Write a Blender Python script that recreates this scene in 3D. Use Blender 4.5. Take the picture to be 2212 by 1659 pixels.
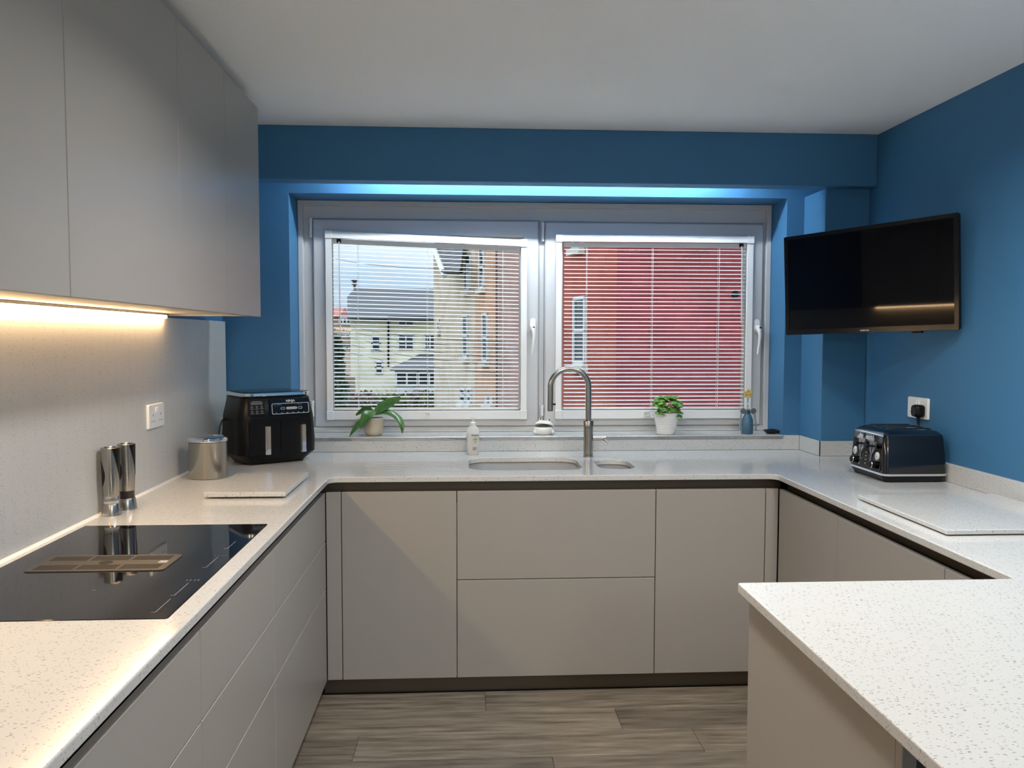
import bpy, bmesh, math, random
from mathutils import Vector, Matrix
random.seed(7)
sc = bpy.context.scene
for o in list(bpy.data.objects):
    bpy.data.objects.remove(o)
COL = sc.collection
PI = math.pi

# ------------------------------------------------------------------ camera
F, YAW, PITCH, ROLL, CZ = 1787.18, .0556, .0554, .0018, 1.4384
IW, IH = 2212, 1659
_f = Vector((math.sin(YAW)*math.cos(PITCH), math.cos(YAW)*math.cos(PITCH), -math.sin(PITCH)))
_r0 = Vector((math.cos(YAW), -math.sin(YAW), 0)); _u0 = _r0.cross(_f)
_r = _r0*math.cos(ROLL)+_u0*math.sin(ROLL); _u = _u0*math.cos(ROLL)-_r0*math.sin(ROLL)
cam_d = bpy.data.cameras.new('camera'); cam = bpy.data.objects.new('camera', cam_d); COL.objects.link(cam)
cam_d.sensor_fit = 'HORIZONTAL'; cam_d.sensor_width = 36; cam_d.lens = 36*F/IW; cam_d.clip_start = .02; cam_d.clip_end = 500
cam.matrix_world = Matrix(((_r.x, _u.x, -_f.x, 0), (_r.y, _u.y, -_f.y, 0), (_r.z, _u.z, -_f.z, CZ), (0, 0, 0, 1)))
sc.camera = cam
def at(px, py, ax, val):
    """point of the plane ax=val seen at photo pixel px,py"""
    d = _f+_r*((px-IW/2)/F)-_u*((py-IH/2)/F); o = Vector((0, 0, CZ)); i = 'xyz'.index(ax)
    return o+d*((val-o[i])/d[i])

# ------------------------------------------------------------------ world (overcast sky) and exposure
wd = bpy.data.worlds.new('overcast_sky'); sc.world = wd; wd.use_nodes = True
nt = wd.node_tree; nt.nodes.clear()
def wn(t, **k):
    n = nt.nodes.new(t)
    for a, b in k.items(): setattr(n, a, b)
    return n
tc = wn('ShaderNodeTexCoord'); sx = wn('ShaderNodeSeparateXYZ'); nt.links.new(tc.outputs['Generated'], sx.inputs[0])
mx = wn('ShaderNodeMath', operation='MAXIMUM'); mx.inputs[1].default_value = 0; nt.links.new(sx.outputs['Z'], mx.inputs[0])
ma = wn('ShaderNodeMath', operation='MULTIPLY_ADD'); ma.inputs[1].default_value = 4.2; ma.inputs[2].default_value = 1.0
nt.links.new(mx.outputs[0], ma.inputs[0])
nz = wn('ShaderNodeTexNoise'); nz.inputs['Scale'].default_value = 3.0; nz.inputs['Detail'].default_value = 5
mp = wn('ShaderNodeMapping'); mp.inputs['Scale'].default_value = (1, 1, 4); nt.links.new(tc.outputs['Generated'], mp.inputs[0]); nt.links.new(mp.outputs[0], nz.inputs['Vector'])
rp = wn('ShaderNodeValToRGB'); rp.color_ramp.elements[0].position = .38; rp.color_ramp.elements[0].color = (.50, .66, .84, 1)
rp.color_ramp.elements[1].position = .62; rp.color_ramp.elements[1].color = (.80, .88, .96, 1); nt.links.new(nz.outputs['Fac'], rp.inputs[0])
bg = wn('ShaderNodeBackground'); ou = wn('ShaderNodeOutputWorld')
mm = wn('ShaderNodeMath', operation='MULTIPLY'); mm.inputs[1].default_value = .58; nt.links.new(ma.outputs[0], mm.inputs[0])   # steeper than CIE overcast: zenith boosted to light the buildings
nt.links.new(rp.outputs[0], bg.inputs['Color']); nt.links.new(mm.outputs[0], bg.inputs['Strength']); nt.links.new(bg.outputs[0], ou.inputs[0])
vs = sc.view_settings; vs.view_transform = 'Standard'; vs.look = 'None'; vs.gamma = 1; vs.use_curve_mapping = False; vs.exposure = 0.55
LED_WARM, LED_COOL, DOWN_W, FILL_GLOBE = 44.0, 150.0, 3.1, 37.0
WARM, COOL, NEUT = (1, .65, .33), (.86, .95, 1.0), (1, .95, .88)

# ------------------------------------------------------------------ materials
MATS = {}
def mat(name, col=(.8, .8, .8), rough=.5, metal=0, spec=.5, coat=0, trans=0, emit=None, estr=0, ior=1.45, aniso=0, sheen=0):
    if name in MATS: return MATS[name]
    m = bpy.data.materials.new(name); m.use_nodes = True
    b = m.node_tree.nodes['Principled BSDF']
    b.inputs['Base Color'].default_value = (*col, 1); b.inputs['Roughness'].default_value = rough; b.inputs['Metallic'].default_value = metal
    b.inputs['Specular IOR Level'].default_value = spec; b.inputs['Coat Weight'].default_value = coat; b.inputs['Coat Roughness'].default_value = .06
    b.inputs['Transmission Weight'].default_value = trans; b.inputs['IOR'].default_value = ior; b.inputs['Anisotropic'].default_value = aniso
    if emit: b.inputs['Emission Color'].default_value = (*emit, 1); b.inputs['Emission Strength'].default_value = estr
    MATS[name] = m; return m
def nodes(m): return m.node_tree.nodes, m.node_tree.links, m.node_tree.nodes['Principled BSDF']
def coords(m, scale=(1, 1, 1), kind='Object', rot=(0, 0, 0)):
    N, L, b = nodes(m); t = N.new('ShaderNodeTexCoord'); p = N.new('ShaderNodeMapping')
    p.inputs['Scale'].default_value = scale; p.inputs['Rotation'].default_value = rot; L.new(t.outputs[kind], p.inputs[0]); return p.outputs[0]
def wcoords(m, scale=(1, 1, 1), rot=(0, 0, 0)):
    N, L, b = nodes(m); g = N.new('ShaderNodeNewGeometry'); p = N.new('ShaderNodeMapping')
    p.inputs['Scale'].default_value = scale; p.inputs['Rotation'].default_value = rot; L.new(g.outputs['Position'], p.inputs[0]); return p.outputs[0]
def noise_col(m, vec, c0, c1, scale=5, detail=4, lo=.3, hi=.7, rough=.55):
    N, L, b = nodes(m); n = N.new('ShaderNodeTexNoise'); n.inputs['Scale'].default_value = scale; n.inputs['Detail'].default_value = detail; n.inputs['Roughness'].default_value = rough
    L.new(vec, n.inputs['Vector']); r = N.new('ShaderNodeValToRGB')
    r.color_ramp.elements[0].position = lo; r.color_ramp.elements[0].color = (*c0, 1); r.color_ramp.elements[1].position = hi; r.color_ramp.elements[1].color = (*c1, 1)
    L.new(n.outputs['Fac'], r.inputs[0]); L.new(r.outputs[0], b.inputs['Base Color']); return n, r
def bump(m, hout, strength=.2, dist=.002):
    N, L, b = nodes(m); u = N.new('ShaderNodeBump'); u.inputs['Strength'].default_value = strength; u.inputs['Distance'].default_value = dist
    L.new(hout, u.inputs['Height']); L.new(u.outputs[0], b.inputs['Normal']); return u
def noise_bump(m, vec, scale, strength, dist=.002, detail=3):
    N, L, b = nodes(m); n = N.new('ShaderNodeTexNoise'); n.inputs['Scale'].default_value = scale; n.inputs['Detail'].default_value = detail
    L.new(vec, n.inputs['Vector']); bump(m, n.outputs['Fac'], strength, dist)

# quartz with short grey-brown flecks
def quartz(name, base, rough, scs=((85, 260, 180), (140, 230, 210), (230, 110, 160)), dd=0):
    m = mat(name, base, rough, spec=.5); N, L, b = nodes(m)
    cur = None
    for k, (sc_, rot, thr, dens, col) in enumerate(((scs[0], (0, 0, .12), .25, .70+dd, (.27, .25, .22)), (scs[1], (0, 0, -.35), .22, .66+dd, (.38, .355, .32)), (scs[2], (0, 0, .5), .22, .78+dd, (.33, .305, .27)))):
        v = wcoords(m, sc_, rot); vo = N.new('ShaderNodeTexVoronoi'); vo.inputs['Scale'].default_value = 1; L.new(v, vo.inputs['Vector'])
        lt = N.new('ShaderNodeMath'); lt.operation = 'LESS_THAN'; lt.inputs[1].default_value = thr; L.new(vo.outputs['Distance'], lt.inputs[0])
        sp = N.new('ShaderNodeSeparateColor'); L.new(vo.outputs['Color'], sp.inputs[0])
        gt = N.new('ShaderNodeMath'); gt.operation = 'GREATER_THAN'; gt.inputs[1].default_value = dens; L.new(sp.outputs[0], gt.inputs[0])
        mu = N.new('ShaderNodeMath'); mu.operation = 'MULTIPLY'; L.new(lt.outputs[0], mu.inputs[0]); L.new(gt.outputs[0], mu.inputs[1])
        mixn = N.new('ShaderNodeMix'); mixn.data_type = 'RGBA'; L.new(mu.outputs[0], mixn.inputs[0])
        if cur is None: mixn.inputs[6].default_value = (*base, 1)
        else: L.new(cur, mixn.inputs[6])
        mixn.inputs[7].default_value = (*col, 1); cur = mixn.outputs[2]
    L.new(cur, b.inputs['Base Color']); return m
M_quartz = quartz('quartz_worktop', (.545, .56, .56), .12)
M_splash = quartz('quartz_splashback', (.56, .56, .545), .32, ((150, 150, 260), (60, 210, 130), (120, 110, 210)), .12)
M_paint = mat('blue_wall_paint', (.050, .170, .320), .55, spec=.3); noise_bump(M_paint, wcoords(M_paint), 220, .08, .001)
M_ceil = mat('textured_ceiling_paint', (.94, .935, .93), .8, spec=.2); noise_bump(M_ceil, wcoords(M_ceil), 130, .35, .003, 4)
M_back = mat('rear_wall_paint', (.55, .54, .52), .7)
M_cab = mat('matt_cashmere_lacquer', (.33, .318, .298), .36, spec=.35)
M_carc = mat('cabinet_carcass', (.50, .46, .40), .5)
M_bronze = mat('bronze_brown_aluminium', (.135, .115, .09), .38, metal=.55)
M_white = mat('white_upvc', (.58, .58, .58), .55, spec=.3)
M_white2 = mat('white_plastic', (.82, .82, .81), .3)
M_slat = mat('white_aluminium_slat', (.86, .86, .86), .35)
M_steel = mat('brushed_steel', (.40, .385, .355), .26, metal=1)
M_steel_s = mat('sink_steel', (.40, .39, .37), .30, metal=1)
M_chrome = mat('chrome', (.83, .83, .84), .06, metal=1)
M_black = mat('black_plastic', (.004, .004, .005), .36, spec=.3)
M_blackg = mat('black_gloss', (.004, .004, .006), .06, spec=.5)
M_dark = mat('dark_gap', (.01, .01, .01), .7)
M_hob = mat('black_ceramic_glass', (.006, .006, .007), .035, spec=.55)
M_mark = mat('grey_screen_print', (.30, .30, .31), .5)
M_text = mat('silver_print', (.62, .62, .64), .4)
M_rubber = mat('black_cable', (.008, .008, .009), .45)
M_glass = mat('clear_plastic', (1, 1, 1), .03, trans=1, ior=1.35)
def pane_mat():
    m = bpy.data.materials.new('window_glass'); m.use_nodes = True; N, L = m.node_tree.nodes, m.node_tree.links; N.clear()
    o = N.new('ShaderNodeOutputMaterial'); mxs = N.new('ShaderNodeMixShader'); fr = N.new('ShaderNodeFresnel'); fr.inputs[0].default_value = 1.25
    tr = N.new('ShaderNodeBsdfTransparent'); tr.inputs[0].default_value = (.97, .985, .98, 1); gl = N.new('ShaderNodeBsdfGlossy'); gl.inputs['Roughness'].default_value = .02
    L.new(fr.outputs[0], mxs.inputs[0]); L.new(tr.outputs[0], mxs.inputs[1]); L.new(gl.outputs[0], mxs.inputs[2]); L.new(mxs.outputs[0], o.inputs[0]); return m
M_pane = pane_mat()
M_wood = mat('grey_oak_vinyl', (.25, .22, .18), .42, spec=.4)
def wood():
    N, L, b = nodes(M_wood); oi = N.new('ShaderNodeObjectInfo'); g = N.new('ShaderNodeNewGeometry'); ad = N.new('ShaderNodeVectorMath'); ad.operation = 'ADD'
    sc2 = N.new('ShaderNodeVectorMath'); sc2.operation = 'SCALE'; cb = N.new('ShaderNodeCombineXYZ'); L.new(oi.outputs['Random'], cb.inputs[0]); L.new(oi.outputs['Random'], cb.inputs[1])
    L.new(cb.outputs[0], sc2.inputs[0]); sc2.inputs['Scale'].default_value = 37; L.new(g.outputs['Position'], ad.inputs[0]); L.new(sc2.outputs[0], ad.inputs[1])
    p = N.new('ShaderNodeMapping'); p.inputs['Scale'].default_value = (1.6, 17, 1); L.new(ad.outputs[0], p.inputs[0])
    n, r = noise_col(M_wood, p.outputs[0], (.085, .070, .054), (.30, .262, .212), 2.2, 7, .30, .72, .62)
    hs = N.new('ShaderNodeHueSaturation'); mr = N.new('ShaderNodeMapRange'); mr.inputs[3].default_value = .78; mr.inputs[4].default_value = 1.22
    L.new(oi.outputs['Random'], mr.inputs[0]); L.new(mr.outputs[0], hs.inputs['Value']); L.new(r.outputs[0], hs.inputs['Color']); L.new(hs.outputs[0], b.inputs['Base Color'])
    bump(M_wood, n.outputs['Fac'], .15, .001)
wood()
def emis(name, col, s):
    return mat(name, (.9, .9, .9), .5, emit=col, estr=s)

# ------------------------------------------------------------------ mesh helpers
def rr(w, d, r, n=5, cx=0, cy=0):
    """rounded rectangle ring, counter-clockwise"""
    out = []; r = min(r, w/2-1e-5, d/2-1e-5)
    for (sx_, sy_, a0) in ((1, -1, -PI/2), (1, 1, 0), (-1, 1, PI/2), (-1, -1, PI)):
        for i in range(n+1):
            a = a0+PI/2*i/n; out.append((cx+sx_*(w/2-r)+r*math.cos(a), cy+sy_*(d/2-r)+r*math.sin(a)))
    return out
class MB:
    def __init__(s): s.bm = bmesh.new()
    def _x(s, vs_, m):
        if m is not None: bmesh.ops.transform(s.bm, matrix=m, verts=vs_)
    def box(s, x0, x1, y0, y1, z0, z1, bev=0, seg=2, m=None):
        M = Matrix.Translation(((x0+x1)/2, (y0+y1)/2, (z0+z1)/2)) @ Matrix.Diagonal((abs(x1-x0), abs(y1-y0), abs(z1-z0), 1))
        v = bmesh.ops.create_cube(s.bm, size=1, matrix=M)['verts']
        if bev > 0:
            e = list({e for q in v for e in q.link_edges}); r = bmesh.ops.bevel(s.bm, geom=e, offset=bev, segments=seg, affect='EDGES', profile=.5)
            v = list({q for f in r['faces'] for q in f.verts} | {q for q in v if q.is_valid})
        s._x(v, m); return s
    def loft(s, rings, cap0=True, cap1=True, m=None, close=False):
        R = [[s.bm.verts.new(p) for p in ring] for ring in rings]; n = len(R[0])
        pairs = list(zip(R[:-1], R[1:]))
        if close: pairs.append((R[-1], R[0]))
        for a, b in pairs:
            for i in range(n):
                j = (i+1) % n
                try: s.bm.faces.new((a[i], a[j], b[j], b[i]))
                except ValueError: pass
        if cap0 and not close: s.bm.faces.new(list(reversed(R[0])))
        if cap1 and not close: s.bm.faces.new(R[-1])
        s._x([v for r in R for v in r], m); return s
    def rrloft(s, secs, n=5, m=None, cap0=True, cap1=True):
        """secs: (z,w,d,r[,cx,cy])"""
        return s.loft([[(x, y, q[0]) for x, y in rr(q[1], q[2], q[3], n, *(q[4:6] if len(q) > 4 else (0, 0)))] for q in secs], cap0, cap1, m)
    def lathe(s, prof, n=24, c=(0, 0, 0), m=None, cap0=True, cap1=True):
        return s.loft([[(c[0]+r*math.cos(2*PI*i/n), c[1]+r*math.sin(2*PI*i/n), c[2]+z) for i in range(n)] for r, z in prof], cap0, cap1, m)
    def tube(s, path, r, n=10, m=None):
        P = [Vector(p) for p in path]; rad = r if isinstance(r, (list, tuple)) else [r]*len(P); rings = []
        t0 = (P[1]-P[0]).normalized(); up = Vector((0, 0, 1)) if abs(t0.z) < .9 else Vector((1, 0, 0)); nx = t0.cross(up).normalized()
        for i, p in enumerate(P):
            t = (P[min(i+1, len(P)-1)]-P[max(i-1, 0)]).normalized(); nx = (nx-t*nx.dot(t)).normalized(); ny = t.cross(nx)
            rings.append([tuple(p+nx*rad[i]*math.cos(2*PI*k/n)+ny*rad[i]*math.sin(2*PI*k/n)) for k in range(n)])
        return s.loft(rings, m=m)
    def prism(s, poly, axis, a, b, m=None):
        f = {'x': lambda p, q: (q, p[0], p[1]), 'y': lambda p, q: (p[0], q, p[1]), 'z': lambda p, q: (p[0], p[1], q)}[axis]
        return s.loft([[f(p, a) for p in poly], [f(p, b) for p in poly]], m=m)
    def cyl(s, p0, p1, r, n=16): return s.tube([p0, p1], r, n)
    def sph(s, c, r, n=12, sc_=(1, 1, 1), m=None):
        prof = [(max(math.sin(PI*i/n), .001)*r, -math.cos(PI*i/n)*r) for i in range(n+1)]
        return s.lathe(prof, 2*n, (0, 0, 0), (m or Matrix()) @ Matrix.Translation(c) @ Matrix.Diagonal((*sc_, 1)))
    def faces(s, vs_, fs, m=None):
        V = [s.bm.verts.new(v) for v in vs_]
        for f in fs: s.bm.faces.new([V[i] for i in f])
        s._x(V, m); return s
    def mesh(s, name, ang=35):
        bm = s.bm; bmesh.ops.recalc_face_normals(bm, faces=bm.faces[:])
        for f in bm.faces: f.smooth = True
        for e in bm.edges:
            e.smooth = len(e.link_faces) == 2 and e.calc_face_angle(0) < math.radians(ang)
        for f in bm.faces:                  # large flat faces ringed by small bevels keep their own normal
            a_ = f.calc_area(); nb = [g for e in f.edges if e.smooth for g in e.link_faces if g is not f]
            if nb and all(g.calc_area() < a_*.2 for g in nb): f.smooth = False
        me = bpy.data.meshes.new(name); bm.to_mesh(me); bm.free(); return me
    def done(s, name, m, parent=None, world=False, ang=35):
        me = s.mesh(name, ang); return link(name, me, m, parent, world)
def link(name, me, m, parent=None, world=False):
    if m is not None and len(me.materials) == 0: me.materials.append(m)
    o = bpy.data.objects.new(name, me); COL.objects.link(o)
    if parent is not None:
        if world:
            r = parent if parent.parent is None else (parent.parent if parent.parent.parent is None else parent.parent.parent)
            me.transform(r.matrix_basis.inverted())
        o.parent = parent
    else:
        xs = [v.co for v in me.vertices]; c = Vector(((min(v.x for v in xs)+max(v.x for v in xs))/2, (min(v.y for v in xs)+max(v.y for v in xs))/2, min(v.z for v in xs)))
        me.transform(Matrix.Translation(-c)); o.location = c
    return o
def tag(o, label, cat, group=None):
    o['label'] = label; o['category'] = cat
    if group: o['group'] = group
    return o
def thing(name, loc, label, cat, rz=0, group=None):
    o = bpy.data.objects.new(name, None); COL.objects.link(o); o.location = loc; o.rotation_euler = (0, 0, rz); o.empty_display_size = .05
    bpy.context.view_layer.update() if False else None
    o.matrix_basis = Matrix.Translation(loc) @ Matrix.Rotation(rz, 4, 'Z')
    return tag(o, label, cat, group)
def struct(o, label=None):
    o['kind'] = 'structure'
    if label: o['label'] = label
    return o
def sroot(name, loc, label=None):
    o = bpy.data.objects.new(name, None); COL.objects.link(o); o.matrix_basis = Matrix.Translation(loc); return struct(o, label)
def B(x0, x1, y0, y1, z0, z1, bev=0, seg=2): return MB().box(x0, x1, y0, y1, z0, z1, bev, seg)
def text(name, body, size, m, parent, M, depth=.0006, bold=0):
    cu = bpy.data.curves.new(name, 'FONT'); cu.body = body; cu.size = size; cu.extrude = depth; cu.align_x = 'CENTER'; cu.align_y = 'CENTER'; cu.offset = bold; cu.resolution_u = 3
    t = bpy.data.objects.new('tmp_text', cu); COL.objects.link(t)
    me = bpy.data.meshes.new_from_object(t.evaluated_get(bpy.context.evaluated_depsgraph_get())); me.name = name
    bpy.data.objects.remove(t); bpy.data.curves.remove(cu); me.transform(M); me.materials.clear()
    return link(name, me, m, parent)
def face_m(origin, right, up):
    """matrix that lays local XY onto the plane with the given right and up vectors"""
    r = Vector(right).normalized(); u = Vector(up).normalized(); n = r.cross(u)
    return Matrix(((r.x, u.x, n.x, origin[0]), (r.y, u.y, n.y, origin[1]), (r.z, u.z, n.z, origin[2]), (0, 0, 0, 1)))
def curve_plate(name, outer, holes, z0, z1, bev=0):
    """flat slab with holes from 2D rings"""
    cu = bpy.data.curves.new(name, 'CURVE'); cu.dimensions = '2D'; cu.fill_mode = 'BOTH'; cu.extrude = (z1-z0)/2-bev; cu.bevel_depth = bev; cu.bevel_resolution = 2; cu.offset = -bev
    for ring in [outer]+holes:
        sp = cu.splines.new('POLY'); sp.points.add(len(ring)-1); sp.use_cyclic_u = True
        for i, p in enumerate(ring): sp.points[i].co = (p[0], p[1], 0, 1)
    t = bpy.data.objects.new('tmp_curve', cu); COL.objects.link(t)
    me = bpy.data.meshes.new_from_object(t.evaluated_get(bpy.context.evaluated_depsgraph_get())); bpy.data.objects.remove(t); bpy.data.curves.remove(cu)
    me.transform(Matrix.Translation((0, 0, (z0+z1)/2)))
    mb = MB(); mb.bm.from_mesh(me); bmesh.ops.remove_doubles(mb.bm, verts=mb.bm.verts[:], dist=1e-5); bpy.data.meshes.remove(me)
    return mb
def round_poly(pts, n=6):
    """polygon with per-corner radius (x,y,r)"""
    out = []; N = len(pts)
    for i in range(N):
        p = Vector(pts[i][:2]); r = pts[i][2] if len(pts[i]) > 2 else 0; a = Vector(pts[i-1][:2]); b = Vector(pts[(i+1) % N][:2])
        if r <= 0: out.append(tuple(p)); continue
        u = (a-p).normalized(); v = (b-p).normalized(); ang = u.angle(v); t = r/math.tan(ang/2)
        s0, s1 = p+u*t, p+v*t; c = p+(u+v).normalized()*(r/math.sin(ang/2))
        a0 = math.atan2(s0.y-c.y, s0.x-c.x); a1 = math.atan2(s1.y-c.y, s1.x-c.x); da = (a1-a0+PI) % (2*PI)-PI
        for k in range(n+1):
            q = a0+da*k/n; out.append((c.x+r*math.cos(q), c.y+r*math.sin(q)))
    return out

# ------------------------------------------------------------------ room shell
xL, xR, yB, yP, xP, yF = -.5332, 1.2468, 3.2409, 1.7889, .6044, 3.2609
xC, yCe, zCb, zCt, zc = -.7871, 3.2382, 1.5185, 2.3082, 2.3532
yBm, zBm, xRW, yW, xLW, H, zs = 3.6681, 2.1226, 1.8468, 3.97, -1.123, .8944, .9647
yU, yCol, xCol, xWL = 3.9541, 3.7246, 1.6335, -1.143
yR = -2.6                                   # rear wall of the room
RX0, RX1, RZ = -.829, 1.555, 2.116          # window reveal
yT = 4.17                                   # plane of the window trim
fl = struct(B(xWL-.1, xRW+.1, yR-.1, 4.27, -.06, -.0045).done('floor', mat('floor_base', (.05, .045, .04), .8)), 'grey-brown wood plank floor')
PW, PL = .178, 1.22; pk = {}
def plank_mesh(L):
    k = round(L, 3)
    if k not in pk:
        me = MB().box(0, L-.0012, 0, PW-.0012, -.004, 0, .0009, 1).mesh('plank'); me.materials.append(M_wood); pk[k] = me
    return pk[k]
y = 3.30; row = 0
offs = [.43, .02, .81, .25, .63]
fi = fl.matrix_basis.inverted() if False else Matrix.Translation(-fl.location)
while y > yR:
    y0 = y-PW; x = -.62-PL*offs[row % 5]
    if x > -.62: x -= PL
    while x < xRW-.02:
        a = max(x, -.62); b = min(x+PL, xRW-.002)
        if b-a > .03:
            o = bpy.data.objects.new('plank', plank_mesh(b-a)); COL.objects.link(o); o.parent = fl; o.location = Vector((a, y0, 0))-fl.location
        x += PL
    y = y0; row += 1
struct(B(xWL-.1, xRW+.1, yR-.1, 4.27, zc, zc+.12).done('ceiling', M_ceil), 'off-white finely textured ceiling')
struct(B(xWL-.1, xWL, yR, 4.27, 0, zc).done('wall_left', M_paint))
struct(B(xRW, xRW+.1, yR, 4.27, 0, zc).done('wall_right', M_paint), 'blue painted right wall')
struct(B(xWL-.1, xRW+.1, yR-.1, yR, 0, zc).done('wall_front', M_back))
wb = MB(); wb.box(xWL, RX0, yW, 4.27, 0, zc); wb.box(RX1, xRW, yW, 4.27, 0, zc); wb.box(RX0, RX1, yW, 4.27, RZ, zc); wb.box(RX0, RX1, yW, 4.27, 0, zs-.021)
struct(wb.done('wall_back', M_paint), 'blue painted wall around the window')
struct(B(xWL, xRW, yBm, 3.765, zBm, zc, .003, 1).done('trim_1', M_paint), 'dark blue boxed beam running across above the window')
struct(B(xCol+.006, xRW, yCol+.006, yW, 0, zBm, .002, 1).done('trim_2', M_paint), 'blue boxed pillar in the right corner')

# ------------------------------------------------------------------ window
win = sroot('window_1', ((RX0+RX1)/2, 4.2, zs), 'wide white double casement window')
def ringbox(name, x0, x1, z0, z1, w, y0, y1, m, parent, bev=.003, wb_=None, wt=None):
    """rectangular frame with mitred profile around an opening"""
    wl = w; wb_ = wb_ or w; wt = wt or w
    o = [(x0, z0), (x1, z0), (x1, z1), (x0, z1)]; i = [(x0+wl, z0+wb_), (x1-wl, z0+wb_), (x1-wl, z1-wt), (x0+wl, z1-wt)]
    mb = MB(); V = []
    prof = [(0, y1), (0, y0+bev), (.08, y0), (.92, y0), (1, y0+bev), (1, y1)]
    rings = []
    for t, yy in prof: rings.append([(o[k][0]*(1-t)+i[k][0]*t, yy, o[k][1]*(1-t)+i[k][1]*t) for k in range(4)])
    mb.loft(rings, close=True)
    return mb.done(name, m, parent, True, 25)
ringbox('trim_bead', RX0, RX1, zs, RZ, .026, 4.168, 4.19, M_white, win, .008)
fr = ringbox('frame', RX0+.02, RX1-.02, zs, RZ-.018, .055, 4.192, 4.262, M_white, win, .004, .034, .088)
B(.352, .411, 4.192, 4.262, zs+.03, 2.015, .003).done('mullion', M_white, win, True)
B(RX0+.02, RX1-.02, 4.178, 4.195, zs, zs+.012, .003).done('cill_bead', M_white, win, True)
SASH = {0: (-.757, .366), 1: (.397, 1.5165)}; SZ0, SZ1 = .990, 2.026
for k in (0, 1):
    x0, x1 = SASH[k]; z1 = SZ1-.004*k-.006*0
    s = ringbox('sash', x0, x1, SZ0, z1, .082, 4.172, 4.25, M_white, win, .010)
    ringbox('glazing_bead', x0+.078, x1-.078, SZ0+.078, z1-.078, .016, 4.196, 4.216, M_white, s, .006)
    B(x0+.082, x1-.082, 4.216, 4.236, SZ0+.082, z1-.082).done('glass_pane', M_pane, s, True)
    ringbox('rubber_seal', x0-.004, x1+.004, SZ0-.004, z1+.004, .008, 4.188, 4.2, mat('grey_gasket', (.25, .25, .26), .7), s, .001)
    # lever handle on the closing stile
    hx = .336 if k == 0 else 1.487; hz = 1.505
    pl = MB(); pl.loft([[(hx+px, yy, hz+pz) for px, pz in rr(.030*f_, .066*f_, .0149, 6)] for yy, f_ in ((4.173, 1), (4.164, 1), (4.161, .9))])
    h = pl.done('handle', M_white2, s, True)
    MB().tube([(hx, 4.166, hz-.012), (hx, 4.138, hz-.014)], [.0145, .0125], 16).done('spindle', M_white2, h, True)
    tilt = .10 if k else -.02
    MB().tube([(hx, 4.140, hz-.008), (hx, 4.134, hz-.02), (hx+.004, 4.130, hz-.05), (hx-.001, 4.130, hz-.10), (hx-.006, 4.134, hz-.146)], [.0115, .0125, .0085, .007, .005], 12).done('lever', M_white2, h, True)
    MB().tube([(hx+.002, 4.131, hz-.012), (hx+.002, 4.1235, hz-.012)], .006, 14).done('key_barrel', M_chrome, h, True)
    MB().tube([(hx+.002, 4.1245, hz-.012), (hx+.002, 4.1225, hz-.012)], .0033, 12).done('keyhole', M_dark, h, True)
for hx, z0, z1 in ((-.766, 1.935, 2.025), (.386, 1.925, 2.015), (.386, 1.045, 1.095), (-.766, 1.045, 1.12)):
    hg = MB().tube([(hx, 4.178, z0), (hx, 4.178, z1)], .0075, 12).done('hinge', M_white2, win, True)
    MB().tube([(hx, 4.178, z1-.012), (hx, 4.178, z1+.004)], .009, 12).done('hinge_cap', M_white2, hg, True)

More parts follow.
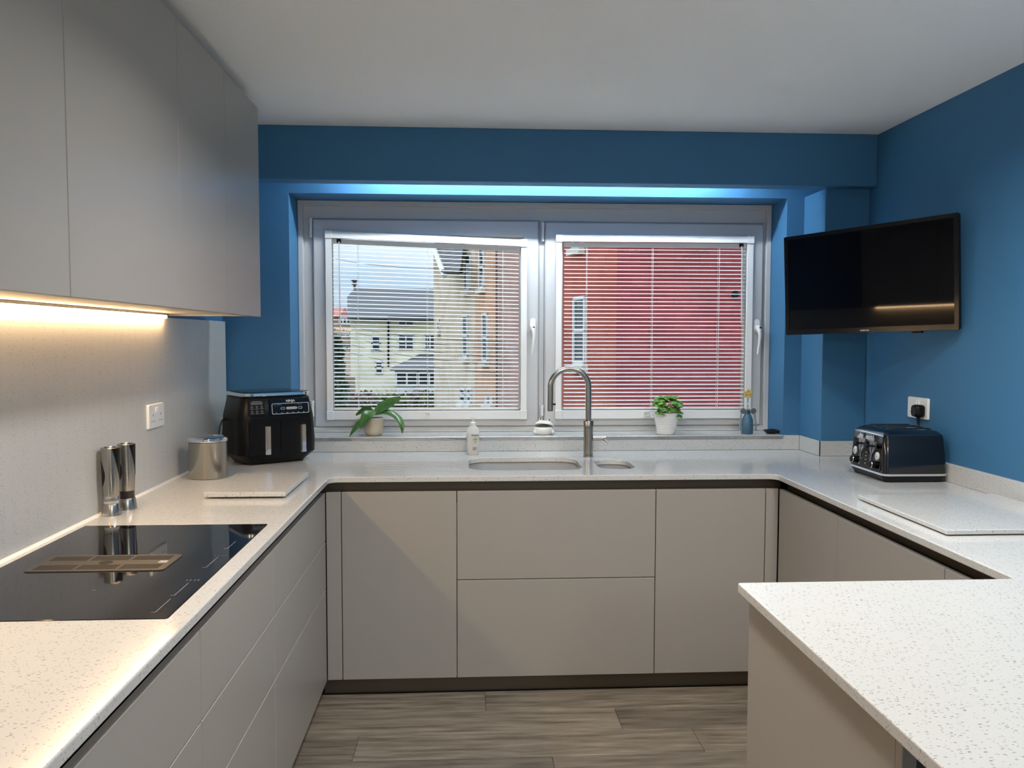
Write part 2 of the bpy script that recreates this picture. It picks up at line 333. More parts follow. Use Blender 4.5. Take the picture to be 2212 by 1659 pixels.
# perfect-fit venetian blinds, one clipped into each sash
slat_cache = {}
def slat_mesh(w):
    if w in slat_cache: return slat_cache[w]
    n = 6; top, bot = [], []; t = math.radians(-11.5)
    pts = []
    for i in range(n+1):
        u = (i/n-.5)*.025; cr = .0013*(1-(2*i/n-1)**2); pts.append((u*math.cos(t)-cr*math.sin(t), u*math.sin(t)*-1+cr*math.cos(t)))
    prof = [(a, b+.00025) for a, b in pts]+[(a, b-.00025) for a, b in reversed(pts)]
    mb = MB(); mb.loft([[(-w/2, a, b) for a, b in prof], [(w/2, a, b) for a, b in prof]])
    me = mb.mesh('slat', 60); me.materials.append(M_slat); slat_cache[w] = me; return me
def blind(label, x0, x1, z0, zl, zr, gx0, gx1, wand_x, cords, tab_x):
    yb = 4.152; root = thing('venetian_blind', ((x0+x1)/2, 4.165, z0), label, 'blind')
    zt = lambda x: zl+(zr-zl)*(x-x0)/(x1-x0)
    def quad(name, pts, ya, yb2):
        return MB().loft([[(p[0], ya, p[1]) for p in pts], [(p[0], yb2, p[1]) for p in pts]]).done(name, M_white2, root, True)
    w = .029; ht = .032
    quad('frame_rail', [(x0, zt(x0)-ht), (x1, zt(x1)-ht), (x1, zt(x1)), (x0, zt(x0))], yb, 4.170)
    quad('frame_rail', [(x0, z0), (x1, z0), (x1, z0+.040), (x0, z0+.040)], yb, 4.170)
    quad('frame_rail', [(x0, z0+.03), (x0+w, z0+.03), (x0+w, zt(x0+w)-.02), (x0, zt(x0)-.02)], yb+.003, 4.170)
    quad('frame_rail', [(x1-w, z0+.03), (x1, z0+.03), (x1, zt(x1)-.02), (x1-w, zt(x1-w)-.02)], yb+.003, 4.170)
    for cx in (x0-.002, x1-w-.004):
        for top in (0, 1):
            zc0 = zt(cx)-ht-.004 if top else z0-.002
            B(cx, cx+w+.006, yb-.003, 4.168, zc0, zc0+(ht+.006 if top else .046), .002).done('corner_bracket', M_white2, root, True)
    hz0 = lambda x: zt(x)-ht-.024
    quad('head_rail', [(gx0, hz0(gx0)), (gx1, hz0(gx1)), (gx1, hz0(gx1)+.022), (gx0, hz0(gx0)+.022)], 4.178, 4.204)
    zb = z0+.048
    B(gx0, gx1, 4.182, 4.204, zb-.004, zb+.008, .003).done('bottom_rail', M_white2, root, True)
    n = 40; wdt = round(gx1-gx0-.004, 4); sm = slat_mesh(wdt); ri = root.matrix_basis.inverted(); gc = (gx0+gx1)/2
    za = z0+.071
    for i in range(n):
        t = (i+.0)/(n-1); zL = za+(hz0(gx0)-.012-za)*t; zR = za+(hz0(gx1)-.012-za)*t
        o = bpy.data.objects.new('slat', sm); COL.objects.link(o); o.parent = root
        o.location = ri @ Vector((gc, 4.192, (zL+zR)/2)); o.rotation_euler = (0, -math.atan2(zR-zL, gx1-gx0), 0)
    for cx in cords:
        for yy in (4.1795, 4.2045):
            MB().tube([(cx, yy, zb), (cx, yy, hz0(cx)+.004)], .0008, 6).done('ladder_cord', M_slat, root, True)
        MB().tube([(cx+.006, 4.192, zb), (cx+.006, 4.192, hz0(cx)+.004)], .0006, 6).done('lift_cord', M_slat, root, True)
    B(wand_x-.012, wand_x+.010, 4.1745, 4.179, hz0(wand_x)+.004, hz0(wand_x)+.022, .001).done('tilter_housing', M_black, root, True)
    MB().tube([(wand_x, 4.174, hz0(wand_x)+.010), (wand_x+.001, 4.172, hz0(wand_x)-.03), (wand_x+.004, 4.172, zt(wand_x)-(.44 if wand_x > .4 else .50))], .0032, 8).done('tilt_wand', mat('clear_acrylic', (.80, .76, .78), .1, trans=.35), root, True)
    tb = MB(); tz = z0+.024
    tb.loft([[(tab_x+px*f_, yy, tz+pz*f_) for px, pz in rr(.030, .026, .007, 5)] for yy, f_ in ((yb, 1), (yb-.007, 1), (yb-.007, .72), (yb, .72))], close=True)
    tb.done('pull_tab', M_white2, root, True)
blind('white venetian blind over the left pane, view of cream house behind', -.692, .305, 1.031, 1.964, 1.928, -.664, .268, -.628, (-.54, -.195, .185), -.195)
blind('white venetian blind over the right pane, red wall behind', .4515, 1.458, 1.031, 1.955, 1.955, .4945, 1.430, 1.403, (.61, .947, 1.290), .915)

# ------------------------------------------------------------------ cool LED strip hidden behind the beam
t = thing('led_strip', (.38, 3.775, 2.30), 'cool white LED strip fixed behind the blue beam above the window', 'strip light')
B(-.50, 1.24, 3.765, 3.776, 2.285, 2.305, .002).done('channel', M_white2, t, True)
B(-.49, 1.23, 3.776, 3.784, 2.287, 2.303).done('diffuser', emis('led_cool', COOL, LED_COOL), t, True)

# ------------------------------------------------------------------ ceiling lights assumed and added out of view to light the room
first = None
for i, (x, y) in enumerate([(x, y) for y in (1.99, .45, -1.1) for x in (.16, 1.22)]):
    where = ('left front', 'right front', 'left middle', 'right middle', 'left rear', 'right rear')[i]
    t = thing('assumed_ceiling_light', (x, y, zc), 'assumed unseen ceiling light, %s one of the six' % where, 'ceiling light', group='assumed ceiling lights')
    if first is None:
        a = MB().lathe([(.145, -.008), (.158, -.008), (.162, -.005), (.162, 0), (.145, 0)], 40).mesh('trim_ring'); a.materials.append(M_white2)
        b = MB().lathe([(.145, -.007), (.145, -.0005)], 40).mesh('lens'); b.materials.append(emis('assumed_light_lens', NEUT, 2))
        first = (a, b)
    for nm, me in zip(('trim_ring', 'lens'), first):
        o = bpy.data.objects.new(nm, me); COL.objects.link(o); o.parent = t
    ld = bpy.data.lights.new('assumed_downlight', 'AREA'); ld.shape = 'DISK'; ld.size = .28; ld.energy = DOWN_W*(3.6 if y > 1.5 else 1)*(1.15 if x < 1 else .95); ld.color = NEUT; ld.spread = math.radians(150)
    lo = bpy.data.objects.new('lamp', ld); COL.objects.link(lo); lo.parent = t; lo.location = (0, 0, -.010)

# unseen globe added behind the camera as frontal fill light
t = thing('fill_globe_lamp', (.87, -1.2, 1.75), 'added globe fill light hanging unseen behind the camera', 'added fill light')
MB().sph((0, 0, .15), .15, 14).done('globe', emis('fill_globe_glow', NEUT, FILL_GLOBE), t, ang=60)
MB().lathe([(.03, .295), (.03, .34), (.006, .35)], 16).done('holder', M_steel, t)
MB().tube([(0, 0, .35), (0, 0, zc-1.75-.02)], .004, 8).done('flex', M_rubber, t)
MB().lathe([(.05, zc-1.75-.025), (.055, zc-1.75-.001)], 20).done('ceiling_rose', M_white2, t)

# ------------------------------------------------------------------ worktop, splashback, sill
SINK = (.012, .492, 3.385, 3.745); BOWL = (.562, .716, 3.395, 3.660)
hob = (-1.100, -.5797, 1.6104, 2.4296)
outer = round_poly([(xLW, .3), (xL, .3, .01), (xL, yB, .035), (xR, yB, .035), (xR, yP, .02), (xP, yP, .006), (xP, .93, .01), (xRW-.002, .93), (xRW-.002, yCol), (xCol, yCol), (xCol, yU), (xLW, yU)])
def rectring(x0, x1, y0, y1, r, n=6): return rr(x1-x0, y1-y0, r, n, (x0+x1)/2, (y0+y1)/2)
wt = curve_plate('worktop', outer, [rectring(hob[0], hob[1], hob[2], hob[3], .004, 2), rectring(SINK[0], SINK[1], SINK[2], SINK[3], .085), rectring(BOWL[0], BOWL[1], BOWL[2], BOWL[3], .070)], H-.022, H, .003)
wo = wt.done('worktop', M_quartz, None, False, 40)
tag(wo, 'white speckled quartz worktop running round all sides with peninsula', 'worktop')
# routed drainer grooves left of the sink
grooves = [(3.72, -.40, -.02), (3.655, -.42, -.035), (3.59, -.43, -.03), (3.525, -.43, -.03), (3.46, -.425, -.03), (3.40, -.41, -.02)]
cut = MB()
for gy, ga, gb in grooves:
    cut.tube([(ga, gy, H+.0035), (gb, gy, H+.0005)], .0055, 10)
co = cut.done('cutter', M_quartz); bpy.context.view_layer.update()
bmod = wo.modifiers.new('drainer', 'BOOLEAN'); bmod.object = co; bmod.operation = 'DIFFERENCE'; bmod.solver = 'EXACT'
me2 = bpy.data.meshes.new_from_object(wo.evaluated_get(bpy.context.evaluated_depsgraph_get())); wo.modifiers.clear(); old = wo.data; wo.data = me2; me2.name = 'worktop'; me2.polygons.foreach_set('use_smooth', [False]*len(me2.polygons))
bpy.data.objects.remove(co); bpy.data.meshes.remove(old)
sp = thing('splashback', (xLW-.01, 2.1, H), 'pale speckled quartz splashback panel on the left wall', 'splashback')
B(xWL+.0005, xLW, .3, 3.945, H+.0005, 1.5135, .0015, 1).done('panel', M_splash, sp, True)
MB().prism([(xLW, H), (xLW+.007, H), (xLW+.0025, H+.0025), (xLW, H+.007)], 'y', .3, 3.94).done('sealant_bead', M_white2, sp, True)
up = thing('sill_and_upstand', (.25, yU, H), 'speckled quartz upstand and window sill behind the sink', 'window sill')
B(xLW, xCol, yU, yW, H, zs, .0015, 1).done('upstand', M_quartz, up, True)
B(RX0+.001, RX1-.001, yU, 4.1775, zs-.02, zs+.0005, .0015, 1).done('sill', M_quartz, up, True)
B(xCol-.012+.012, xCol+.006, yCol, yU, H, zs, .001, 1).done('upstand', M_quartz, up, True)
B(xCol, xRW-.015, yCol, yCol+.006, H, zs, .001, 1).done('upstand', M_quartz, up, True)
B(xRW-.016, xRW, .93, yCol, H, zs, .0015, 1).done('upstand', M_quartz, up, True)

# ------------------------------------------------------------------ base cabinets
G = .0015; zFt, zFb, zCar = .832, .0744, H-.022
lines = (.637, .448)
def front_x(name, parent, x, y0, y1, z0, z1, sgn):      # front facing +x (sgn 1) or -x (sgn -1)
    return B(min(x, x-sgn*.019), max(x, x-sgn*.019), y0+G, y1-G, z0+G, z1-G, .0015, 1).done(name, M_cab, parent, True)
def front_y(name, parent, y, x0, x1, z0, z1):
    return B(x0+G, x1-G, y, y+.019, z0+G, z1-G, .0015, 1).done(name, M_cab, parent, True)
xf = xL-.02; LY = [.41, 1.066, 1.7226, 2.3785, 3.2609]
names = ('near end of the left run', 'left run, under the near half of the hob', 'left run, under the far half of the hob', 'left run, below the air fryer corner')
for i in range(4):
    y0, y1 = LY[i], LY[i+1]
    t = thing('drawer_unit', (xWL+.3, (y0+y1)/2, 0), 'grey handleless three-drawer base unit, '+names[i], 'cabinet', group='drawer units of the left run')
    yb1 = y1 if i < 3 else 3.30
    body = MB(); body.box(xWL+.01, xf-.0205, y0+.0005, yb1-.0005, zFb, .70); body.box(xWL+.01, xf-.06, y0+.0005, yb1-.0005, .70, .86)
    body.done('body', M_carc, t, True)
    yy1 = y1 if i < 3 else y1-.004
    for a, b in ((lines[0], zFt), (lines[1], lines[0]), (zFb, lines[1])): front_x('drawer', t, xf, y0, yy1, a, b, 1)
g = thing('grip_rail', (xf-.03, 1.8, .80), 'dark bronze recessed grip rail along the left run under the worktop', 'grip rail')
MB().prism([(xf-.022, .775), (xf-.055, .785), (xf-.055, zCar), (xf-.050, zCar), (xf-.050, .792), (xf-.022, .782)], 'y', .41, 3.30, m=None).done('channel', M_bronze, g, True)
B(xf-.05, xf-.002, .41, 3.256, zCar-.006, zCar-.0005, .001, 1).done('top_flange', M_bronze, g, True)
# back run
xa, xb, xc2, xd = -.4921, -.0373, .7627, 1.2128; xrf = xR+.02
t = thing('corner_filler', (-.52, yF, 0), 'narrow grey filler strip in the left inner corner of the cabinets', 'filler panel'); front_y('panel', t, yF, xf+.0005, xa, zFb, zFt)
t = thing('door_unit', (-.265, yF+.3, 0), 'grey handleless single-door base unit left of the sink drawers', 'cabinet')
B(xa, xb, yF+.0205, 3.90, zFb, .78).done('body', M_carc, t, True); front_y('door', t, yF, xa, xb, zFb, zFt)
t = thing('sink_unit', (.363, yF+.3, 0), 'wide grey two-drawer base unit below the sink', 'cabinet')
bd = MB(); bd.box(xb+.001, xb+.018, yF+.0205, 3.90, zFb, .78); bd.box(xc2-.018, xc2-.001, yF+.0205, 3.90, zFb, .78); bd.box(xb+.018, xc2-.018, yF+.0205, 3.90, zFb, zFb+.018); bd.box(xb+.018, xc2-.018, 3.885, 3.90, zFb+.018, .78); bd.box(xb+.018, xc2-.018, yF+.0205, yF+.036, zFb+.018, .78)
bd.done('body', M_carc, t, True); front_y('drawer', t, yF, xb, xc2, .4736, zFt); front_y('drawer', t, yF, xb, xc2, zFb, .4736)
t = thing('door_unit', (.99, yF+.3, 0), 'grey handleless single-door base unit right of the sink drawers', 'cabinet')
B(xc2, xd, yF+.0205, 3.90, zFb, .78).done('body', M_carc, t, True); front_y('door', t, yF, xc2, xd, zFb, zFt)
t = thing('corner_filler', (1.24, yF, 0), 'narrow grey filler strip in the right inner corner of the cabinets', 'filler panel'); front_y('panel', t, yF, xd, xrf-.0005, zFb, zFt)
g = thing('grip_rail', (.36, yF+.03, .80), 'dark bronze recessed grip rail along the back run under the worktop', 'grip rail')
MB().prism([(yF+.022, .785), (yF+.044, .785), (yF+.044, zCar-.0005), (yF+.040, zCar-.0005), (yF+.040, .792), (yF+.022, .792)], 'x', xf-.02, xrf+.02).done('channel', M_bronze, g, True)
pb = B(xf-.02, xrf+.02, 3.311, 3.326, 0, zFb-.001, .001, 1).done('plinth', M_bronze); tag(pb, 'dark bronze plinth board under the back run of cabinets', 'plinth')
pb = B(xf-.065, xf-.05, .41, 3.31, 0, zFb-.001, .001, 1).done('plinth', M_bronze); tag(pb, 'dark bronze plinth board under the left drawer run', 'plinth')
pb = B(xrf+.05, xrf+.065, 1.80, 3.31, 0, zFb-.001, .001, 1).done('plinth', M_bronze); tag(pb, 'dark bronze plinth board under the right run of cabinets', 'plinth')
# right run (doors face -x)
RY = [1.5, 2.0974, 2.7306, 3.2609]
lab = ('grey base unit of the right run, partly behind the peninsula', 'grey wide-front base unit in the middle of the right run', 'grey base unit of the right run next to the corner below the toaster')
for i in range(3):
    y0, y1 = RY[i], RY[i+1]; t = thing('door_unit', (xrf+.3, (y0+y1)/2, 0), lab[i], 'cabinet')
    body = MB(); body.box(xrf+.0205, xRW-.005, y0+.0005, y1-.0005, zFb, .70); body.box(xrf+.06, xRW-.005, y0+.0005, y1-.0005, .70, .86); body.done('body', M_carc, t, True)
    front_x('door', t, xrf, y0 if i else yP-.01, y1-(.004 if i == 2 else 0), zFb, zFt, -1)
g = thing('grip_rail', (xrf+.03, 2.4, .80), 'dark bronze recessed grip rail along the right run under the worktop', 'grip rail')
MB().prism([(xrf+.022, .775), (xrf+.055, .785), (xrf+.055, zCar-.0005), (xrf+.050, zCar-.0005), (xrf+.050, .792), (xrf+.022, .782)], 'y', 1.80, 3.30).done('channel', M_bronze, g, True)
# peninsula
t = thing('peninsula_unit', (.95, 1.47, 0), 'grey cabinet of the peninsula with plain end panel', 'cabinet')
B(.626, .645, 1.146, 1.772, 0, zCar-.0005, .001, 1).done('end_panel', M_cab, t, True)
B(.626, .648, 1.126, 1.145, 0, zCar-.0005, .001, 1).done('edge_strip', M_cab, t, True)
B(.646, xrf-.002, 1.16, 1.760, .07, zCar-.001).done('body', M_carc, t, True)
B(.6485, xRW-.01, 1.130, 1.145, 0, zCar-.001).done('back_panel', mat('dark_panel', (.045, .045, .05), .5), t, True)  # near-black board closing the knee-space side

# ------------------------------------------------------------------ wall cabinets with LED strip below
WY = [.35, .80, 1.7041, 2.351, 2.795, yCe]
wl = ('nearest, above the worktop by the camera', 'second from the near end above the hob', 'middle of the row above the hob', 'fourth along, left of the end cabinet', 'last one at the window end')
for i in range(5):
    y0, y1 = WY[i], WY[i+1]; t = thing('wall_cabinet', (-.96, (y0+y1)/2, zCb), 'tall grey handleless wall cabinet, '+wl[i], 'wall cabinet', group='row of wall cabinets')
    B(xWL+.001, xC-.0205, y0+.0005, y1-.0005, zCb+.010, zCt-.001).done('body', M_carc, t, True)
    g0 = .0006 if i in (3, 4) else G; g1 = .0006 if i in (2, 3) else (G if i < 4 else 0)
    B(xC-.019, xC, y0+g0, y1-g1, zCb, zCt, .0012, 1).done('door', M_cab, t, True)
    if i == 4: B(xWL+.001, xC-.0195, y1-.0005, y1+.0005, zCb+.002, zCt, 0).done('end_skin', M_cab, t, True)
t = thing('led_strip', (-1.1, 1.97, 1.505), 'warm white LED strip glowing under the wall cabinets above the hob', 'strip light')
B(xLW+.001, xLW+.022, .36, 3.150, 1.520, 1.528, .001, 1).done('channel', M_steel, t, True)
B(xLW+.003, xLW+.017, .365, 3.143, 1.509, 1.520, .002).done('diffuser', emis('led_warm', WARM, LED_WARM), t, True)

# ------------------------------------------------------------------ hob
t = thing('induction_hob', ((hob[0]+hob[1])/2, (hob[2]+hob[3])/2, H-.006), 'black glass induction hob with built-in extractor grille set into left worktop', 'hob')
B(hob[0]+.001, hob[1]-.001, hob[2]+.001, hob[3]-.001, H-.0055, H+.0006, .0004, 1).done('glass_top', M_hob, t, True)
gx0, gx1, gy0, gy1 = -1.026, -.706, 1.945, 2.087
gr = MB().loft([[(x, y, z) for x, y in rectring(gx0+q, gx1-q, gy0+q, gy1-q, .012, 4)] for z, q in ((H+.0005, 0), (H+.0022, 0), (H+.003, .0012))]).done('extractor_grille', mat('grille_bronze', (.05, .045, .04), .42, metal=.35), t, True)
for bank, ys in enumerate(((gy0+.012, gy0+.052), (gy1-.052, gy1-.012))):
    for gi in range(3):
        a = gx0+.016+gi*.098; b = a+.090
        for s_ in range(4):
            yy = ys[0]+(ys[1]-ys[0])*(s_+.5)/4
            B(a, b, yy-.0032, yy+.0032, H+.0026, H+.0033).done('slot', M_dark, gr, True)
MB().lathe([(.016, 0), (.016, .0006)], 24, (-.866, 2.016, H+.0028)).done('finger_hole', M_dark, gr, True)
B(-.742, -.722, 2.010, 2.026, H+.003, H+.0033).done('logo_plate', M_text, gr, True)
text('lettering', 'BORA', .0075, M_dark, gr, Matrix.Translation(Vector((-.732, 2.018, H+.0035))-t.location), .0001)
for ya, yb_ in ((1.6485, 1.7331), (1.7578, 1.8439), (1.97, 2.0614), (2.1471, 2.2204)):
    B(-.6156, -.6146, ya, yb_, H+.0004, H+.0008).done('touch_marking', M_mark, t, True)
    B(-.624, -.6146, ya-.0012, ya, H+.0004, H+.0008).done('touch_marking', M_mark, t, True)
for dx in (-.012, -.004, .006, .014):
    for yy in (1.862, 1.868, 2.075):
        B(-.615+dx, -.612+dx, yy, yy+.0015, H+.0004, H+.0008).done('touch_marking', M_mark, t, True)
for x, y in ((-.80, 1.80), (-.99, 1.78), (-.82, 2.26)): B(x-.004, x+.004, y-.0006, y+.0006, H+.0004, H+.0008).done('zone_marking', M_mark, t, True)

# ------------------------------------------------------------------ sinks and tap
def bowl(name, rect, r, depth, label, plate):
    x0, x1, y0, y1 = rect; cx, cy = (x0+x1)/2, (y0+y1)/2; t = thing(name, (cx, cy, H-.022-depth), label, 'sink')
    secs = []
    w, d = x1-x0, y1-y0
    def ring(z, e, rad): return [(cx+p[0], cy+p[1], z) for p in rr(w+2*e, d+2*e, rad, 6)]
    zt = H-.0225
    rings = [ring(zt, .012, r+.012), ring(zt, .002, r+.002), ring(zt-.004, .001, r), ring(zt-depth+.03, -.004, r), ring(zt-depth+.008, -.014, r-.01), ring(zt-depth, -.035, r-.03), ring(zt-depth-.002, -.035, r-.03), ring(zt-depth+.006, -.012, r-.008), ring(zt-depth+.03, -.002, r), ring(zt-.006, .003, r+.002), ring(zt-.002, .012, r+.012)]
    MB().loft(rings).done('basin', M_steel_s, t, True)
    MB().lathe([(.045, 0), (.044, .002), (.030, .0035), (.012, .002), (.001, .002)], 24, (cx, cy, zt-depth+.0005)).done('strainer', M_chrome, t, True)
    if plate:
        p = MB().loft([[(cx-.02+a*f_, yy, zt-.032+b*f_) for a, b in rr(.058, .034, .004, 3)] for yy, f_ in ((y1-.004, 1), (y1-.011, 1), (y1-.012, .94))]).done('overflow_cover', M_steel_s, t, True)
        MB().loft([[(cx-.02+a, yy, zt-.032+b) for a, b in rr(.044, .022, .003, 3)] for yy in (y1-.0118, y1-.0125)]).done('overflow_slot', M_dark, p, True)
        MB().loft([[(cx-.02+a, yy, zt-.032+b) for a, b in rr(.038, .016, .002, 3)] for yy in (y1-.0122, y1-.0150)]).done('overflow_plate', M_chrome, p, True)
bowl('kitchen_sink', SINK, .085, .19, 'large undermounted stainless steel sink bowl left of the tap', True)
bowl('kitchen_sink', BOWL, .070, .13, 'small undermounted stainless steel half bowl right of the tap', False)

tx, ty = .5605, 3.758
t = thing('kitchen_tap', (tx, ty, H), 'brushed steel kitchen tap with high curved spout', 'tap')
MB().lathe([(.0245, 0), (.0245, .002), (.0222, .003), (.0222, .136), (.0215, .1365)], 32).done('body', M_steel, t)
MB().lathe([(.0225, .137), (.0245, .139), (.0245, .164), (.0235, .166)], 32).done('collar', M_steel, t)
R = .0875; zc0 = .322; path = [(0, 0, .166), (0, 0, .24), (0, 0, zc0-.02)]
for i in range(0, 25): a = PI*i/24; path.append((-R+R*math.cos(a), 0, zc0+R*.95*math.sin(a)))
path += [(-2*R, 0, zc0-.03), (-2*R-.001, 0, .213)]
spt = MB().tube(path, .0135, 20).done('spout', M_steel, t)
MB().tube([(-2*R-.001, 0, .2135), (-2*R-.001, 0, .211)], .0118, 18).done('aerator', M_black, spt)
MB().tube([(-2*R+.012, 0, .242), (-2*R+.024, 0, .242)], [.0045, .0042], 10).done('spray_button', M_black, spt)
hd = MB().tube([(.020, 0, .086), (.080, 0, .086)], .0125, 20).done('lever_hub', M_steel, t)
MB().tube([(.066, 0, .086), (.074, -.012, .080), (.092, -.016, .066)], [.006, .006, .0045], 10).done('lever', M_steel, hd)
text('lettering', 'Quooker', .0085, M_dark, t, face_m((0, -.0224, .010), (1, 0, 0), (0, 0, 1)), .0002)

# ------------------------------------------------------------------ soap dispenser
sx_, sy_ = .032, 3.845
t = thing('soap_dispenser', (sx_, sy_, H), 'clear pump bottle of soap with green and pink print beside the sink', 'soap bottle')
prof = [(0, .050, .030, .012), (.004, .054, .034, .013), (.05, .060, .037, .015), (.10, .061, .038, .016), (.118, .056, .036, .016), (.131, .040, .031, .015), (.1365, .026, .026, .0129)]
MB().rrloft(prof, 5).done('bottle', mat('clear_bottle', (.93, .95, .95), .12, trans=.55, ior=1.2), t, ang=60)
MB().rrloft([(.002, .048, .028, .011), (.05, .057, .034, .014), (.095, .0575, .0345, .015)], 5).done('soap', mat('milky_soap', (.78, .76, .70), .4), t, ang=60)
MB().lathe([(.0145, .136), (.0145, .150), (.011, .153), (.006, .156), (.005, .158)], 20).done('collar', M_white2, t)
pp = MB().tube([(0, 0, .157), (0, 0, .172)], .0042, 10).done('pump_stem', M_white2, t)
MB().loft([[(a-.002, yy*1, .172+b) for a, b in ((-.013, 0), (.014, 0), (.014, .0025), (.006, .006), (-.010, .006), (-.0135, .003))] for yy in (-.008, .008)]).done('pump_head', M_white2, pp)
text('lettering', 'Simple', .0125, mat('green_print', (.05, .14, .09), .5), t, face_m((.010, -.0196, .094), (1, 0, 0), (0, 0, 1)), .0003, .0002)
def sticker(nm, x0, x1, z0, z1, col, mname): B(x0, x1, -.0196, -.0191, z0, z1).done(nm, mat(mname, col, .5), t)
sticker('print_band', .001, .019, .070, .078, (.22, .40, .09), 'lime_print')
for i in range(2): sticker('print_line', .005, .015, .062-.005*i, .0645-.005*i, (.25, .30, .27), 'grey_print')
B(-.001, .018, -.0195, -.0190, .034, .0375).done('print_band', mat('pink_print', (.55, .20, .20), .5), t)
for i in range(3): B(-.001, .017-.003*i, -.0194, -.0189, .0235+.003*i, .0252+.003*i).done('print_line', mat('grey_print', (.25, .30, .27), .5), t)

# ------------------------------------------------------------------ plants
def leaf_mesh(path, widths, nrm, fold=.25, th=.0012, curl=0):
    """leaf along a path; the blade is cupped about its midrib and has thickness"""
    P = [Vector(p) for p in path]; N_ = 9; pts = []; ws = []
    def cr(a, b, c, d, u): return .5*((2*b)+(-a+c)*u+(2*a-5*b+4*c-d)*u*u+(-a+3*b-3*c+d)*u*u*u)
    n = len(P)-1
    for i in range(N_+1):
        s_ = n*i/N_; k = min(int(s_), n-1); u = s_-k; a, b, c, d = P[max(k-1, 0)], P[k], P[k+1], P[min(k+2, n)]
        pts.append(cr(a, b, c, d, u))
        wa = [widths[max(k-1, 0)], widths[k], widths[k+1], widths[min(k+2, n)]]; ws.append(max(cr(*wa, u), .0008))
    rings = []
    for i, p in enumerate(pts):
        tdir = (pts[min(i+1, N_)]-pts[max(i-1, 0)]).normalized(); nn = Vector(nrm); nn = (nn-tdir*nn.dot(tdir)).normalized(); sd = tdir.cross(nn); w = ws[i]
        prof = [(-1, fold), (-.5, fold*.3), (0, 0), (.5, fold*.3), (1, fold)]
        rings.append([tuple(p+sd*(a*w)+nn*(b*w+th)) for a, b in prof]+[tuple(p+sd*(a*w)+nn*(b*w)) for a, b in reversed(prof)])
    mb = MB(); mb.loft(rings); return mb
M_orch = mat('orchid_leaf', (.035, .105, .018), .32, coat=.25); noise_col(M_orch, coords(M_orch), (.022, .075, .012), (.06, .15, .03), 30, 3)
ox, oy = -.447, 4.035
t = thing('potted_orchid', (ox, oy, zs+.0005), 'flowerless orchid with long drooping leaves in a champagne pot on sill', 'potted plant')
M_pot = mat('champagne_glaze', (.52, .47, .36), .22, metal=.25, coat=.5)
MB().lathe([(.030, 0), (.036, .002), (.043, .010), (.0465, .022), (.047, .045), (.047, .085), (.0455, .0865), (.044, .085), (.0435, .06), (.02, .058)], 32).done('pot', M_pot, t)
MB().lathe([(.043, .066), (.038, .074), (.015, .078), (.001, .078)], 20, cap0=True).done('bark', mat('orchid_bark', (.03, .02, .014), .9), t)
def wl_(pxs, ys): return [at(a, b, 'y', yy)-Vector((ox, oy, zs+.0005)) for (a, b), yy in zip(pxs, ys)]
LV = [([(808, 895), (822, 883), (843, 871), (866, 860)], [4.03, 4.04, 4.05, 4.05], [.007, .026, .027, .009], (0, -.75, .65)),
      ([(810, 895), (834, 891), (857, 902), (868, 920), (868.5, 937)], [4.03, 4.02, 4.0, 3.985, 3.98], [.007, .020, .019, .014, .001], (.3, -.6, .75)),
      ([(808, 892), (790, 886), (769, 897)], [4.03, 4.05, 4.06], [.007, .021, .005], (-.1, -.7, .7)),
      ([(810, 890), (794, 899), (780, 925)], [4.02, 3.985, 3.965], [.009, .030, .006], (-.35, -.85, .45)),
      ([(802, 898), (778, 915), (755, 943)], [4.02, 3.985, 3.957], [.007, .020, .002], (-.4, -.75, .55))]
for pxs, ys, ws, nn in LV: leaf_mesh(wl_(pxs, ys), ws, nn).done('leaf', M_orch, t, ang=50)
for a in ((.012, .0, .03), (-.008, -.01, .026)):
    MB().tube([(0, 0, .07), (a[0]*.6, a[1], .088), (a[0]*2, a[1]-.01, .078)], [.0022, .002, .0015], 6).done('air_root', mat('air_root', (.10, .08, .05), .7), t)
MB().tube([(-.002, -.005, .07), (-.004, -.008, .105), (-.010, -.008, .128)], [.0014, .0012, .0008], 6).done('dry_stem', mat('dry_stem', (.35, .30, .2), .7), t)

bx, by = .990, 4.035
t = thing('potted_basil', (bx, by, zs+.0005), 'bushy green basil plant in a white ribbed pot on the sill', 'potted plant')
prof = [(.040, 0), (.0445, .002)]
for i in range(1, 41):
    z = .002+.100*i/41; prof.append((.0445+.0165*i/41+.0007*math.sin(i*1.25), z))
prof += [(.0625, .104), (.0622, .107), (.060, .107), (.058, .098), (.02, .094)]
MB().lathe(prof, 36).done('pot', mat('white_glazed_pot', (.80, .80, .78), .35), t)
for sg in (-1,):
    MB().tube([(sg*.058, 0, .104), (sg*.075, 0, .105), (sg*.0785, 0, .100), (sg*.077, 0, .088), (sg*.070, 0, .083), (sg*.058, 0, .084)], .0026, 8).done('ear_handle', MATS['white_glazed_pot'], t)
MB().lathe([(.056, .092), (.04, .099), (.001, .101)], 20).done('soil', mat('potting_soil', (.025, .017, .012), .95), t)
M_bas = mat('basil_leaf', (.08, .22, .02), .4, coat=.1); noise_col(M_bas, coords(M_bas), (.045, .15, .01), (.12, .30, .035), 45, 3)
rnd = random.Random(3)
spots = []
for i in range(46):
    a = rnd.uniform(0, 2*PI); hh = rnd.random(); rad = (.062*math.cos(hh*1.35)+.006)*rnd.uniform(.55, 1.0)
    spots.append((rad*math.cos(a)*1.06+.002, rad*math.sin(a)*.9, .108+.074*math.sin(hh*1.5), a))
spots += [(-.045, -.035, .105, 3.9), (.056, -.03, .108, 5.6), (.052, -.036, .092, 5.4), (-.03, -.048, .098, 4.3), (.0, -.05, .115, 4.7), (.02, -.045, .13, 4.9)]
